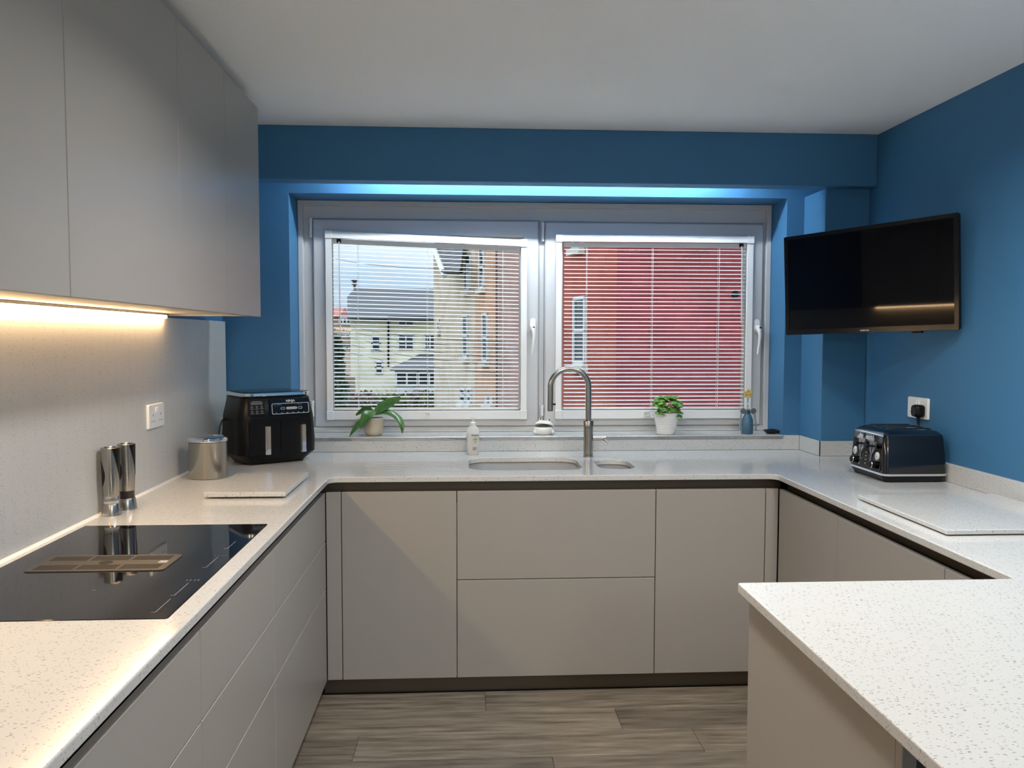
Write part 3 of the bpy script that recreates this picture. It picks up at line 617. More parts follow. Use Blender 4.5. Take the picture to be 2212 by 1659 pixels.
for x, y, z, a in spots:
    L = rnd.uniform(.036, .052); dv = Vector((math.cos(a), math.sin(a), rnd.uniform(-.55, .25))).normalized(); p0 = Vector((x, y, z))-dv*L*.4
    up = Vector((rnd.uniform(-.3, .3), -.35, .9))
    leaf_mesh([p0, p0+dv*L*.35+Vector((0, 0, .006)), p0+dv*L*.7+Vector((0, 0, .005)), p0+dv*L+Vector((0, 0, -.004))], [.003, .0175, .016, .001], up, -.35, .001).done('leaf', M_bas, t, ang=70)
for i in range(6):
    a = i*1.05; MB().tube([(.015*math.cos(a), .015*math.sin(a), .097), (.03*math.cos(a), .028*math.sin(a), .135)], .0016, 6).done('stem', mat('basil_stem', (.20, .36, .08), .5), t)

# ------------------------------------------------------------------ frog-shaped scrubber holder
M_cer = mat('white_ceramic', (.80, .79, .76), .14, coat=.4)
t = thing('sponge_holder', (.381, 4.045, zs+.0005), 'white ceramic frog with wide open mouth holding a scrubber on sill', 'sponge holder')
MB().lathe([(.036, 0), (.043, .003), (.0475, .012), (.0475, .022), (.043, .033), (.040, .037), (.036, .037), (.030, .022), (.001, .02)], 28, m=Matrix.Diagonal((1.05, .85, 1, 1))).done('body', M_cer, t, ang=60)
for sg in (-1, 1): MB().sph((sg*.043, -.014, .012), .011, 8, (1.0, 1.4, 1.1)).done('foot', M_cer, t, ang=60)
hm = Matrix.Translation((.004, .006, .042)) @ Matrix.Rotation(-.42, 4, 'X') @ Matrix.Rotation(.12, 4, 'Y')
hb = MB(); n = 28
prof = [(.001, .019), (.018, .018), (.034, .013), (.044, .005), (.0465, 0), (.043, -.002), (.034, .004), (.016, .008), (.001, .009)]
hb.lathe(prof, n, m=hm @ Matrix.Diagonal((1.05, .80, 1.3, 1))); hd = hb.done('upper_jaw', M_cer, t, ang=60)
for sg in (-1, 1):
    e = MB().sph((sg*.021, .000, .026), .0095, 8, m=hm).done('eye', M_cer, hd, ang=60)
    MB().sph((sg*.0215, -.0075, .029), .0042, 6, m=hm).done('pupil', M_black, hd, ang=60)
MB().sph((.002, .004, .036), .020, 8, (1.1, .8, .8)).done('scourer', mat('green_scourer', (.16, .18, .07), .95), t)

# ------------------------------------------------------------------ corkscrew
M_cast = mat('polished_cast_metal', (.72, .72, .70), .2, metal=.9)
t = thing('corkscrew', (1.398, 4.03, zs+.0005), 'blue bottle-bodied lever corkscrew with yellow flower-shaped knob on sill', 'corkscrew')
MB().lathe([(.0265, 0), (.0285, .003), (.0285, .055), (.0265, .072), (.021, .086), (.015, .098), (.013, .112), (.0125, .118)], 28).done('body', mat('slate_blue_enamel', (.055, .125, .19), .38), t)
MB().box(-.006, .006, -.0145, -.0115, .098, .119, .001).done('body_slot', mat('dark_green', (.01, .06, .04), .4), t)
yk = MB().box(-.03, .03, -.006, .006, .104, .124, .005); yk.done('yoke', M_cast, t)
for sg in (-1, 1):
    gd = MB(); nt_ = 14; ring = []
    for i in range(nt_*2):
        r_ = .0165 if i % 2 else .0135; ring.append((sg*.026+r_*math.cos(PI*i/nt_), .114+r_*math.sin(PI*i/nt_)))
    gd.loft([[(a, yy, b) for a, b in ring] for yy in (-.010, -.005)]); ar = gd.done('gear', M_cast, t)
    MB().tube([(sg*.026, -.0105, .114), (sg*.026, -.012, .114)], .003, 10).done('rivet', M_steel, ar)
    MB().tube([(sg*.032, -.007, .104), (sg*.0365, -.007, .085), (sg*.038, -.007, .06), (sg*.0405, -.007, .038), (sg*.0405, -.007, .018)], [.004, .0045, .0032, .0038, .0055], 10).done('lever', M_cast, ar)
hx = []
for i in range(61): a = i*.62; hx.append((.0032*math.cos(a), .0032*math.sin(a), .112+.062*i/60))
MB().tube(hx, .0016, 6).done('spiral_worm', M_chrome, t)
MB().tube([(0, 0, .112), (0, 0, .176)], .0018, 8).done('shaft', M_chrome, t)
MB().lathe([(.005, .170), (.006, .176), (.004, .180)], 14).done('ferrule', M_chrome, t)
fl_ = []
for i in range(60):
    a = 2*PI*i/60; r_ = .0205+.0045*math.cos(5*(a-PI/2)); fl_.append((r_*1.05*math.cos(a), .201+r_*math.sin(a)))
kn = MB().loft([[(a*f_, yy, .201+(b-.201)*f_) for a, b in fl_] for yy, f_ in ((-.008, .85), (-.006, 1), (.005, 1), (.007, .85))]).done('knob', mat('yellow_wood', (.60, .42, .14), .5), t)
for sg in (-1, 1): MB().sph((sg*.0105, -.0078, .195), .0026, 6, (1.2, .5, .8)).done('dark_spot', M_black, kn)
MB().box(-.005, .005, -.0086, -.0078, .211, .213).done('engraving', mat('brown_mark', (.25, .15, .05), .6), kn)

# ------------------------------------------------------------------ small black dish
t = thing('black_dish', (1.520, 4.03, zs+.0005), 'small shallow black glossy dish at the right end of sill', 'dish')
MB().rrloft([(0, .040, .030, .014), (.004, .054, .040, .018), (.014, .078, .056, .024), (.018, .082, .060, .026), (.0185, .078, .056, .024), (.009, .050, .036, .017), (.006, .03, .02, .009)], 6).done('bowl', M_blackg, t, ang=60)
MB().rrloft([(.013, .034, .026, .008), (.022, .032, .024, .008), (.0235, .024, .018, .007)], 5, m=Matrix.Translation((.006, .002, 0)) @ Matrix.Rotation(.15, 4, 'Y')).done('inner_block', M_black, t)

# ------------------------------------------------------------------ mills and canister
def mill(loc, rz, label, fill, col):
    t = thing('grinder_mill', (*loc, H), label, 'mill', rz, 'pair of electric mills')
    k = .212/.21
    MB().lathe([(.0285, 0), (.0285, .003), (.0245, .034), (.0235, .036)], 28).done('base', M_steel, t)
    MB().lathe([(.0232, .036), (.0232, .060), (.022, .060), (.022, .037)], 28, cap0=False, cap1=False).done('window', M_glass, t)
    MB().lathe([(.0215, .0365), (.0215, .0365+fill), (.010, .0375+fill), (.001, .0370+fill)], 20).done('spice', mat(col[0], col[1], .9), t)
    bd = MB().lathe([(.0232, .060), (.0236, .062), (.0250, .13), (.0268, .200), (.0266, .207), (.024, .209), (.012, .2085), (.001, .2085)], 32).done('body', M_steel, t)
    # black S-shaped inlays wrapped on the body
    for which in (0, 1):
        mb = MB(); rows = 16; rings = []
        for i in range(rows+1):
            u = i/rows; zlo, zhi = ((.108, .2065), (.088, .172))[which]; z = zlo+(zhi-zlo)*u; rb = .0236+(.0268-.0236)*min(max((z-.062)/.138, 0), 1)+.0006
            if which == 0: a0, a1 = math.radians(14-72*u**.85), math.radians(20+40*u)
            else: a0, a1 = math.radians(-200), math.radians(-150+46*math.sin(PI*u)**.7*(1.15-.5*u))-.02
            rings.append([(rb*math.cos(a0+(a1-a0)*j/8), rb*math.sin(a0+(a1-a0)*j/8), z) for j in range(9)]+[((rb-.002)*math.cos(a0+(a1-a0)*j/8), (rb-.002)*math.sin(a0+(a1-a0)*j/8), z) for j in range(8, -1, -1)])
        mb.loft(rings).done('inlay', M_black, bd, ang=50)
    MB().lathe([(.017, .2085), (.017, .2095), (.001, .2095)], 20).done('cap_ring', M_black, t)
    MB().sph((0, 0, .2095), .008, 8, (1, 1, .5)).done('push_button', M_chrome, t)
mill((-1.0865, 2.578), 0, 'steel and black electric mill of white salt beside the hob', .008, ('salt', (.80, .78, .75)))
mill((-1.075, 2.668), math.radians(8), 'steel and black electric mill full of dark peppercorns beside the hob', .021, ('peppercorns', (.03, .02, .015)))
t = thing('storage_canister', (-1.003, 3.262, H), 'round brushed steel canister with polished lid in front of air fryer', 'canister')
MB().lathe([(.066, 0), (.0695, .002), (.072, .008), (.072, .139), (.0725, .140), (.0725, .1415), (.071, .1425)], 48).done('body', M_steel, t)
ld_ = MB().lathe([(.0715, .143), (.0755, .144), (.0765, .149), (.0755, .156), (.070, .1605), (.055, .162), (.050, .1605), (.001, .161)], 48).done('lid', M_chrome, t)

# ------------------------------------------------------------------ stone worktop savers
def saver(x0, x1, y0, y1, z, th, label, feet):
    t = thing('worktop_saver', ((x0+x1)/2, (y0+y1)/2, H), label, 'chopping board')
    B(x0, x1, y0, y1, H+z, H+z+th, .0015, 1).done('slab', M_quartz, t, True)
    for fx in (x0+.04, x1-.04):
        for fy in (y0+.04, y1-.04): MB().lathe([(.012, 0), (.012, z+.0005)], 16, (fx, fy, H)).done('foot', M_rubber, t, True)
    if feet: B(x0+.05, x1-.02, y0+.006, y0+.012, H, H+z+.0005).done('under_strip', mat('dark_red_strip', (.05, .02, .02), .7), t, True)  # dark red strip below the slab's front edge
saver(-.885, -.612, 2.818, 3.225, .006, .016, 'square speckled quartz worktop saver on the left worktop in front of the air fryer', True)
saver(1.3235, 1.80, 2.1875, 2.705, .004, .013, 'speckled quartz worktop saver on the right worktop in front of the toaster', False)

# ------------------------------------------------------------------ sockets
def socket(loc, nx, label, plug):
    """double UK socket on a wall with normal nx*X"""
    t = thing('wall_socket', loc, label, 'socket'); w, h = .150, .086
    def P(u, v, d): return (nx*d, -nx*u if False else u, v)
    def plate(nm, m, par, uw, vh, r, d0, d1, cu=0, cv=0, tp=1): return MB().loft([[P(cu+a*f_, cv+b*f_, d) for a, b in rr(uw, vh, r, 4)] for d, f_ in ((d0, 1), ((d0+d1)/2, 1), (d1, tp))]).done(nm, m, par)
    plate('faceplate', M_white2, t, w, h, .006, 0, .009, tp=.965)
    for sg in (-1, 1):
        rk = plate('rocker_switch', M_white2, t, .011, .019, .002, .0085, .0125, sg*.008, .022, .9)
        if plug and sg*1 == -1: pass
        for (u, v, a, b) in ((0, .004, .0035, .0075), (-.011, -.018, .006, .0035), (.011, -.018, .006, .0035)):
            plate('pin_hole', M_dark, t, a, b, .0005, .0088, .0093, sg*.037+u, v)
    return t
socket((xLW, 3.042, 1.157), 1, 'white double socket on the speckled splashback left of air fryer', False)
st = socket((xRW, 3.268, 1.157), -1, 'white double socket on the blue right wall above the toaster', True)
t = thing('power_plug', (xRW-.0095, 3.231, 1.150), 'black mains plug in the right wall socket with lead to toaster', 'plug')
MB().loft([[(-d, a*f_, b*f_-.002) for a, b in rr(.047, .050, .012, 5)] for d, f_ in ((.000, .9), (.006, 1), (.024, 1), (.034, .86), (.037, .7))]).done('plug_body', M_black, t)
MB().tube([(-.014, 0, -.026), (-.014, 0, -.042), (-.0135, 0, -.056)], [.0085, .007, .0052], 10).done('strain_relief', M_rubber, t)
MB().tube([(-.0135, 0, -.054), (-.010, -.003, -.075), (-.008, -.005, -.10), (-.009, -.004, -.135), (-.013, 0, -.150)], .0036, 8).done('lead', M_rubber, t)

# ------------------------------------------------------------------ television on wall arm
TVc = Vector((1.613, 3.285, 1.6778)); u = Vector((1.8165-1.4076, 2.965-3.605, .019)).normalized(); n_ = Vector((u.y, -u.x, 0)).normalized(); v = u.cross(n_)*-1
if v.z < 0: v = -v
n_ = u.cross(v).normalized()                       # faces the room
if n_.x > 0: n_ = -n_
v = (v+n_*.031).normalized(); n_ = (n_-v*n_.dot(v)).normalized()   # tilted slightly downwards
t = thing('television', (TVc.x, TVc.y, TVc.z-.215), 'black flat-screen television angled out from the blue right wall', 'television')
off = -Vector(t.location)
def TM(d): return Matrix.Translation(off) @ Matrix(((u.x, v.x, n_.x, TVc.x+n_.x*d), (u.y, v.y, n_.y, TVc.y+n_.y*d), (u.z, v.z, n_.z, TVc.z+n_.z*d), (0, 0, 0, 1)))
TW, TH = .752, .430
MB().rrloft([(-.042, TW-.12, TH-.10, .02), (-.034, TW-.06, TH-.05, .01), (-.014, TW-.004, TH-.004, .006), (0, TW, TH, .005)], 4, m=TM(0)).done('casing', M_black, t)
fb = MB(); oo = rr(TW, TH, .005, 3); ii = rr(TW-.036, TH-.038, .002, 3, 0, .003)
fb.loft([[(a, b, 0) for a, b in oo], [(a, b, .005) for a, b in oo], [(a*.997, b*.995, .007) for a, b in oo], [(a, b, .006) for a, b in ii], [(a, b, .001) for a, b in ii]], cap0=False, cap1=False, m=TM(0))
fb.done('bezel', mat('tv_bezel', (.008, .008, .009), .18), t)
MB().box(-(TW-.036)/2, (TW-.036)/2, -(TH-.038)/2+.003, (TH-.038)/2+.003, .0002, .0024, m=TM(0)).done('screen', mat('tv_screen', (.002, .002, .003), .035, spec=.35), t)
text('lettering', 'SAMSUNG', .0085, M_text, t, TM(.0066) @ Matrix.Translation((0, -TH/2+.0095, 0)), .0002, .0001)
MB().rrloft([(.0, .045, .010, .004), (.008, .040, .008, .004)], 4, m=TM(-.012) @ Matrix.Translation((.21, -TH/2-.003, 0))).done('sensor', M_blackg, t)
br = MB().box(-.11, .11, -.11, .11, -.052, -.043, .003, m=TM(0)).done('mount_plate', M_black, t)
pA = TVc-n_*.05; wallp = Vector((xRW-.008, 3.40, TVc.z-.02)); elb = Vector((xRW-.06, 3.25, TVc.z-.02))
MB().tube([tuple(pA+off), tuple(elb+off), tuple(wallp+off)], .012, 10).done('wall_arm', M_black, t)
MB().box(xRW-.008, xRW, 3.36, 3.44, TVc.z-.11, TVc.z+.07, .002, m=Matrix.Translation(off)).done('wall_bracket', M_black, t)

# ------------------------------------------------------------------ air fryer
AF = at(521, 1010, 'z', H); th = math.radians(35); Wd, Dp, Ht = .345, .262, .315
# local frame: x along the front (left to right), y into the depth, origin at front-left-bottom
t = thing('air_fryer', (AF.x, AF.y, H), 'black two-drawer air fryer with chrome-rimmed top in the left corner', 'air fryer', th)
cx, cy = Wd/2, Dp/2
M_afm = mat('air_fryer_black', (.0035, .0035, .004), .34, spec=.28)
MB().rrloft([(.004, Wd-.075, Dp-.05, .05, cx, cy), (.016, Wd-.055, Dp-.036, .052, cx, cy), (.045, Wd+.006, Dp+.006, .052, cx, cy), (.10, Wd+.008, Dp+.008, .052, cx, cy), (.20, Wd-.004, Dp-.002, .050, cx, cy), (.204, Wd-.004, Dp-.002, .05, cx, cy), (.22, Wd-.010, Dp-.006, .049, cx, cy), (.284, Wd-.036, Dp-.022, .047, cx, cy), (.288, Wd-.044, Dp-.03, .045, cx, cy)], 7).done('body', M_afm, t, ang=40)
MB().rrloft([(.288, Wd-.05, Dp-.036, .045, cx, cy), (.2945, Wd-.05, Dp-.036, .045, cx, cy)], 7).done('lid_gap', M_black, t)
MB().rrloft([(.2945, Wd-.032, Dp-.018, .046, cx, cy), (.296, Wd-.030, Dp-.016, .046, cx, cy), (.307, Wd-.030, Dp-.016, .046, cx, cy), (.3085, Wd-.034, Dp-.020, .045, cx, cy)], 7).done('chrome_rim', M_chrome, t)
MB().rrloft([(.3085, Wd-.036, Dp-.022, .045, cx, cy), (.311, Wd-.05, Dp-.036, .04, cx, cy), (.312, Wd-.09, Dp-.08, .03, cx, cy)], 7).done('top', M_blackg, t)
for fx in (.06, Wd-.06):
    for fy in (.05, Dp-.05): MB().lathe([(.012, 0), (.012, .0045)], 12, (fx, fy, 0)).done('foot', M_rubber, t)
# tilted upper front: plane from (z .212, y=.001) to (z .284, y=.011)
up_ = Vector((0, .0085, .066)).normalized(); FM = face_m((cx, .0010, .247), (1, 0, 0), up_)
def fp(mb, d=0): return mb
MB().loft([[(a, b, d) for a, b in rr(.178, .068, .004, 3)] for d in (-.004, .0032)], m=FM @ Matrix.Translation((.044, .001, 0))).done('control_panel', M_blackg, t)
cp = [c for c in t.children if c.name.startswith('control_panel')][0]
MB().loft([[(a*s_, b*s2, d) for a, b in rr(.168, .046, .006, 4)] for d, s_, s2 in ((.0030, 1, 1), (.0042, 1, 1), (.0042, .976, .92), (.0030, .976, .92))], close=True, m=FM @ Matrix.Translation((.047, -.0085, 0))).done('silver_outline', M_text, cp)
text('lettering', 'NINJA', .0150, mat('white_print', (.75, .75, .76), .4), cp, FM @ Matrix.Translation((.048, .0235, .0036)), .0003, .0001)
MB().loft([[(a, b, d) for a, b in rr(.050, .011, .0053, 5)] for d in (.0031, .0048)], m=FM @ Matrix.Translation((.052, -.0075, 0))).done('selector_bar', mat('grey_button', (.42, .42, .43), .35), cp)
for sx2 in (.012, .091):
    MB().loft([[(a*s_, b*s2, d) for a, b in rr(.019, .0105, .005, 5)] for d, s_, s2 in ((.0031, 1, 1), (.0042, 1, 1), (.0042, .86, .78), (.0031, .86, .78))], close=True, m=FM @ Matrix.Translation((sx2, -.0075, 0))).done('zone_button', M_text, cp)
    text('lettering', '1' if sx2 < .05 else '2', .006, M_text, cp, FM @ Matrix.Translation((sx2, -.0075, .0036)), .0001)
for i in range(6):
    MB().box(-.003, .003, -.0008, .0008, .0031, .0037, m=FM @ Matrix.Translation((-.018+i*.025, -.0265, 0))).done('indicator', M_text, cp)
for i in range(4):
    MB().box(-.0022, .0022, -.0006, .0006, .0031, .0036, m=FM @ Matrix.Translation((-.012+i*.006, .008, 0))).done('indicator', M_mark, cp)
    MB().box(-.0022, .0022, -.0006, .0006, .0031, .0036, m=FM @ Matrix.Translation((.080+i*.006, .008, 0))).done('indicator', M_mark, cp)
MB().sph((-.022, .006, .003), .004, 6, (1, 1, .2), m=FM).done('power_button', mat('dark_red', (.12, .012, .01), .4), cp)
# printed guide on the rounded left corner of the front
GX = -.102
MB().box(-.034, .034, -.033, .033, -.006, .0030, .001, m=FM @ Matrix.Translation((GX, 0, 0))).done('guide_panel', M_afm, t)
gp = [c for c in t.children if c.name.startswith('guide_panel')][0]
for i, (w_, yy) in enumerate(((.042, .026), (.054, .0205), (.050, .0155))): MB().box(-w_/2, w_/2, -.0011, .0011, .0028, .0034, m=FM @ Matrix.Translation((GX, yy, 0))).done('print_line', M_mark, gp)
for cxx in (-.021, 0, .021):
    for cyy in (.004, -.016):
        MB().loft([[(a*s_, b*s_, d) for a, b in rr(.0085, .008, .002, 2)] for d, s_ in ((.0028, 1), (.0034, 1), (.0034, .72), (.0028, .72))], close=True, m=FM @ Matrix.Translation((GX+cxx, cyy, 0))).done('icon', M_mark, gp)
        MB().box(-.008, .008, -.0007, .0007, .0028, .0034, m=FM @ Matrix.Translation((GX+cxx, cyy-.0085, 0))).done('print_line', M_mark, gp)
# drawers
for i, x0 in enumerate((.040, .180)):
    d_ = MB().loft([[(x0+.063+a, yy, .118+b) for a, b in rr(.137, .146, .010, 4)] for yy in (.002, -.0055-.0000, -.0065)]).done('drawer', M_afm, t)
    hx0 = x0+.070+(.018 if i else .0); z0, z1 = .048, .168
    hb = MB(); pr = [(-.013, .000), (.013, .000), (.013, -.020), (.008, -.026), (-.008, -.026), (-.013, -.020)]
    hb.loft([[(hx0+a, b-.006, z) for a, b in pr] for z in (z0, z1)])
    hh = hb.done('handle', M_chrome, d_)
    MB().box(hx0-.010, hx0+.010, -.029, -.006, z1, z1+.0015, .0005, 1).done('handle_cap', M_black, hh)
# power lead behind
MB().tube([(.0, .19, .19), (-.018, .17, .186), (-.030, .165, .160), (-.036, .166, .12), (-.036, .168, .03), (-.030, .18, .006), (-.01, .21, .004)], .0042, 8).done('lead', M_rubber, t)

# ------------------------------------------------------------------ toaster (front faces -x)
t = thing('toaster', (1.698, 3.155, H), 'black four-slice toaster with chrome control front on the right worktop', 'toaster')
M_navy = mat('toaster_black_enamel', (.004, .0045, .008), .12, coat=.6)
# x depth .26, y width .285; loft in z
MB().rrloft([(.004, .232, .262, .02, .004, 0), (.010, .240, .272, .024, .002, 0), (.026, .250, .285, .026, 0, 0)], 5).done('base', M_black, t)
MB().rrloft([(.026, .254, .290, .027, 0, 0), (.0275, .256, .292, .028, 0, 0), (.034, .256, .292, .028, 0, 0), (.035, .252, .288, .026, 0, 0)], 5).done('chrome_band', M_chrome, t)
MB().rrloft([(.035, .250, .286, .020, 0, 0), (.10, .246, .276, .020, 0, 0), (.168, .236, .256, .018, 0, 0), (.177, .232, .250, .016, 0, 0)], 5).done('body', M_navy, t, ang=40)
MB().rrloft([(.177, .232, .250, .016, 0, 0), (.1805, .228, .246, .016, 0, 0), (.191, .206, .222, .018, 0, 0), (.1975, .172, .190, .018, 0, 0), (.200, .11, .13, .018, 0, 0)], 5).done('top', mat('toaster_top', (.006, .014, .030), .10, coat=.6), t, ang=50)
for fx in (-.10, .10):
    for fy in (-.11, .11): B(fx-.012, fx+.012, fy-.012, fy+.012, 0, .0045).done('foot', M_rubber, t)
for i in range(4):
    yy = -.075+i*.05
    s_ = MB(); s_.loft([[(a+.004, yy+b, z) for a, b in rr(.168, .026, .011, 4)] for z in (.190, .2005)]); so = s_.done('slot_rim', mat('slot_rim', (.012, .016, .028), .14, coat=.5), t)
    MB().loft([[(a+.004, yy+b, z) for a, b in rr(.156, .018, .008, 4)] for z in (.1995, .2012)]).done('bread_slot', M_dark, so)
# front panel: plane at x from -.1235 (z .037) to -.110 (z .176)
upf = Vector((.0155, 0, .140)).normalized(); TF = face_m((-.1185, 0, .106), (0, -1, 0), upf)      # local x = toward -y (right in view)
fpn = MB().loft([[(a*s_, b, d) for a, b in rr(.236, .138, .016, 4)] for d, s_ in ((-.010, 1), (.0025, 1), (.0055, .97))], m=TF).done('front_panel', mat('black_chrome', (.055, .052, .050), .07, metal=1), t)
MB().box(-.112, .112, .066, .072, .0, .008, .002, m=TF).done('chrome_lip', M_chrome, fpn)
MB().loft([[(a, b, d) for a, b in rr(.034, .0135, .005, 4)] for d in (.005, .0075)], m=TF @ Matrix.Translation((0, .050, 0))).done('badge', mat('badge_silver', (.75, .75, .76), .25, metal=.5), fpn)
text('lettering', "De'Longhi", .0062, M_dark, fpn, TF @ Matrix.Translation((0, .050, .0076)), .0001)
for sx2 in (-.048, .048):
    fan = [(-.026, .040), (-.022, .046), (0, .062), (.022, .046), (.026, .040), (.022, .012), (.010, -.004), (.0055, -.012), (.0055, -.060), (-.0055, -.060), (-.0055, -.012), (-.010, -.004), (-.022, .012)]
    c_ = MB().loft([[(a, b, d) for a, b in fan] for d in (.0050, .0080)], m=TF @ Matrix.Translation((sx2*.9, 0, 0))).done('lever_plate', M_chrome, fpn)
    MB().loft([[(a, b, d) for a, b in ((-.027, .040), (.027, .040), (.022, .048), (0, .064), (-.022, .048))] for d in (.008, .016)], m=TF @ Matrix.Translation((sx2*.9, 0, 0))).done('fan_ridge', M_chrome, c_)
    MB().box(-.0022, .0022, -.056, .030, .0078, .0086, m=TF @ Matrix.Translation((sx2*.9, 0, 0))).done('lever_slot', M_dark, c_)
    lv = MB(); lv.rrloft([(.006, .012, .008, .003), (.020, .012, .008, .003), (.024, .026, .014, .006), (.036, .026, .014, .006)], 4, m=TF @ Matrix.Translation((sx2*.9, .022, 0))); lv.done('lever', M_black, fpn)
    dl = MB().lathe([(.016, .005), (.016, .008), (.0135, .0095), (.001, .0095)], 24, m=TF @ Matrix.Translation((sx2*1.85, -.012, 0))).done('dial_face', mat('dial_silver', (.72, .72, .70), .3, metal=.4), fpn)
    MB().box(-.006, .006, -.001, .001, .0094, .0098, m=TF @ Matrix.Translation((sx2*1.85, -.012, 0))).done('dial_mark', M_mark, dl)
    kb = MB().lathe([(.013, .005), (.014, .010), (.0135, .024), (.010, .027), (.001, .027)], 20, m=TF @ Matrix.Translation((sx2*1.6, -.047, 0))).done('knob', M_black, fpn)
    MB().lathe([(.0142, .021), (.0148, .0225), (.0142, .024)], 20, m=TF @ Matrix.Translation((sx2*1.6, -.047, 0)), cap0=False, cap1=False).done('knob_ring', M_chrome, kb)
for i in range(4):
    for sx2 in (-.0155, .0155): MB().sph((sx2, -.008-i*.0145, .005), .0048, 6, (1, 1, .6), m=TF).done('button', M_black, fpn)
    MB().box(-.008, .008, -.0008, .0008, .005, .0058, m=TF @ Matrix.Translation((0, -.008-i*.0145, 0))).done('print_line', M_text, fpn)
MB().box(-.023, .023, -.060, .000, .0045, .0052, m=TF).done('button_plate', mat('button_plate', (.02, .02, .02), .2), fpn)

# ------------------------------------------------------------------ outside: ground, houses, garden
GZ = -3.5
M_ground = mat('garden_ground', (.10, .11, .05), .95); noise_col(M_ground, wcoords(M_ground), (.07, .055, .035), (.13, .15, .06), .7, 5)
struct(B(-60, 60, 4.6, 140, GZ-.3, GZ).done('ground', M_ground), 'garden ground outside the window')
def render_mat(name, c0, c1, sc_=.6):
    m = mat(name, c0, .9, spec=.2); noise_col(m, wcoords(m), c0, c1, sc_, 5, .35, .65); return m
M_cream = render_mat('cream_render', (.66, .58, .40), (.78, .71, .53))
M_tan = render_mat('tan_sandstone', (.47, .36, .26), (.60, .48, .37), 1.2)
M_salm = render_mat('salmon_brick', (.46, .24, .15), (.56, .32, .21), 1.5)
M_pink = render_mat('muted_pink_render', (.36, .21, .18), (.45, .28, .24), 1.3)
M_pane_d = mat('dark_window_pane', (.03, .035, .04), .08, spec=.6)
M_slate = mat('grey_slate', (.075, .072, .082), .7)
def stripes(m, c0, c1, scale):
    N, L, b = nodes(m); w = N.new('ShaderNodeTexWave'); w.bands_direction = 'Z'; w.inputs['Scale'].default_value = scale; w.inputs['Distortion'].default_value = .4; w.inputs['Detail'].default_value = 2
    L.new(wcoords(m), w.inputs['Vector']); r = N.new('ShaderNodeValToRGB'); r.color_ramp.elements[0].color = (*c0, 1); r.color_ramp.elements[1].color = (*c1, 1); L.new(w.outputs['Fac'], r.inputs[0]); L.new(r.outputs[0], b.inputs['Base Color'])
stripes(M_slate, (.055, .052, .06), (.105, .10, .11), 1.6)
M_red = mat('red_painted_brick', (.33, .06, .06), .85, spec=.25)
def brickmat(m, ang):
    N, L, b = nodes(m); g = N.new('ShaderNodeNewGeometry'); p = N.new('ShaderNodeMapping'); p.inputs['Rotation'].default_value = (0, 0, -ang); L.new(g.outputs['Position'], p.inputs[0])
    s_ = N.new('ShaderNodeSeparateXYZ'); L.new(p.outputs[0], s_.inputs[0]); c = N.new('ShaderNodeCombineXYZ'); L.new(s_.outputs[0], c.inputs[0]); L.new(s_.outputs[2], c.inputs[1])
    t_ = N.new('ShaderNodeTexBrick'); t_.inputs['Scale'].default_value = 1; t_.inputs['Brick Width'].default_value = .45; t_.inputs['Row Height'].default_value = .15; t_.inputs['Mortar Size'].default_value = .012; t_.inputs['Mortar Smooth'].default_value = .6
    t_.inputs['Color1'].default_value = (.33, .052, .058, 1); t_.inputs['Color2'].default_value = (.25, .038, .045, 1); t_.inputs['Mortar'].default_value = (.20, .032, .036, 1); L.new(c.outputs[0], t_.inputs['Vector'])
    n = N.new('ShaderNodeTexNoise'); n.inputs['Scale'].default_value = 1.3; n.inputs['Detail'].default_value = 5; L.new(g.outputs['Position'], n.inputs['Vector'])
    mr = N.new('ShaderNodeMapRange'); mr.inputs[3].default_value = .75; mr.inputs[4].default_value = 1.25; L.new(n.outputs['Fac'], mr.inputs[0])
    hs = N.new('ShaderNodeHueSaturation'); L.new(mr.outputs[0], hs.inputs['Value']); L.new(t_.outputs['Color'], hs.inputs['Color']); L.new(hs.outputs[0], b.inputs['Base Color']); bump(m, t_.outputs['Fac'], -.6, .02)
pA_ = at(937, 731, 'y', 39.3); pB_ = at(1310, 731, 'y', 19.3); fd = Vector((pB_.x-pA_.x, pB_.y-pA_.y, 0)).normalized(); fe = Vector((-fd.y, fd.x, 0))
if fe.x < 0: fe = -fe
brickmat(M_red, math.atan2(fe.y, fe.x))
M_redA = mat('orange_red_painted_wall', (.36, .075, .055), .85, spec=.25); noise_col(M_redA, wcoords(M_redA), (.30, .055, .045), (.42, .095, .065), 1.4, 5)
def fpt(px, py, off=0):
    d = _f+_r*((px-IW/2)/F)-_u*((py-IH/2)/F); n = fe; base = Vector((pA_.x, pA_.y, 0))-fe*off; o = Vector((0, 0, CZ))
    return o+d*((base-o).dot(n)/d.dot(n))
def block(name, px0, px1, top, m, label, off=0, depth=8):
    a, b = fpt(px0, 731, off), fpt(px1, 731, off); t = thing(name, ((a.x+b.x)/2, (a.y+b.y)/2, GZ), label, 'building')
    poly = [(a.x, a.y), (b.x, b.y), (b.x+fe.x*depth, b.y+fe.y*depth), (a.x+fe.x*depth, a.y+fe.y*depth)]
    MB().prism(poly, 'z', GZ, top).done('wall', m, t, True); return t
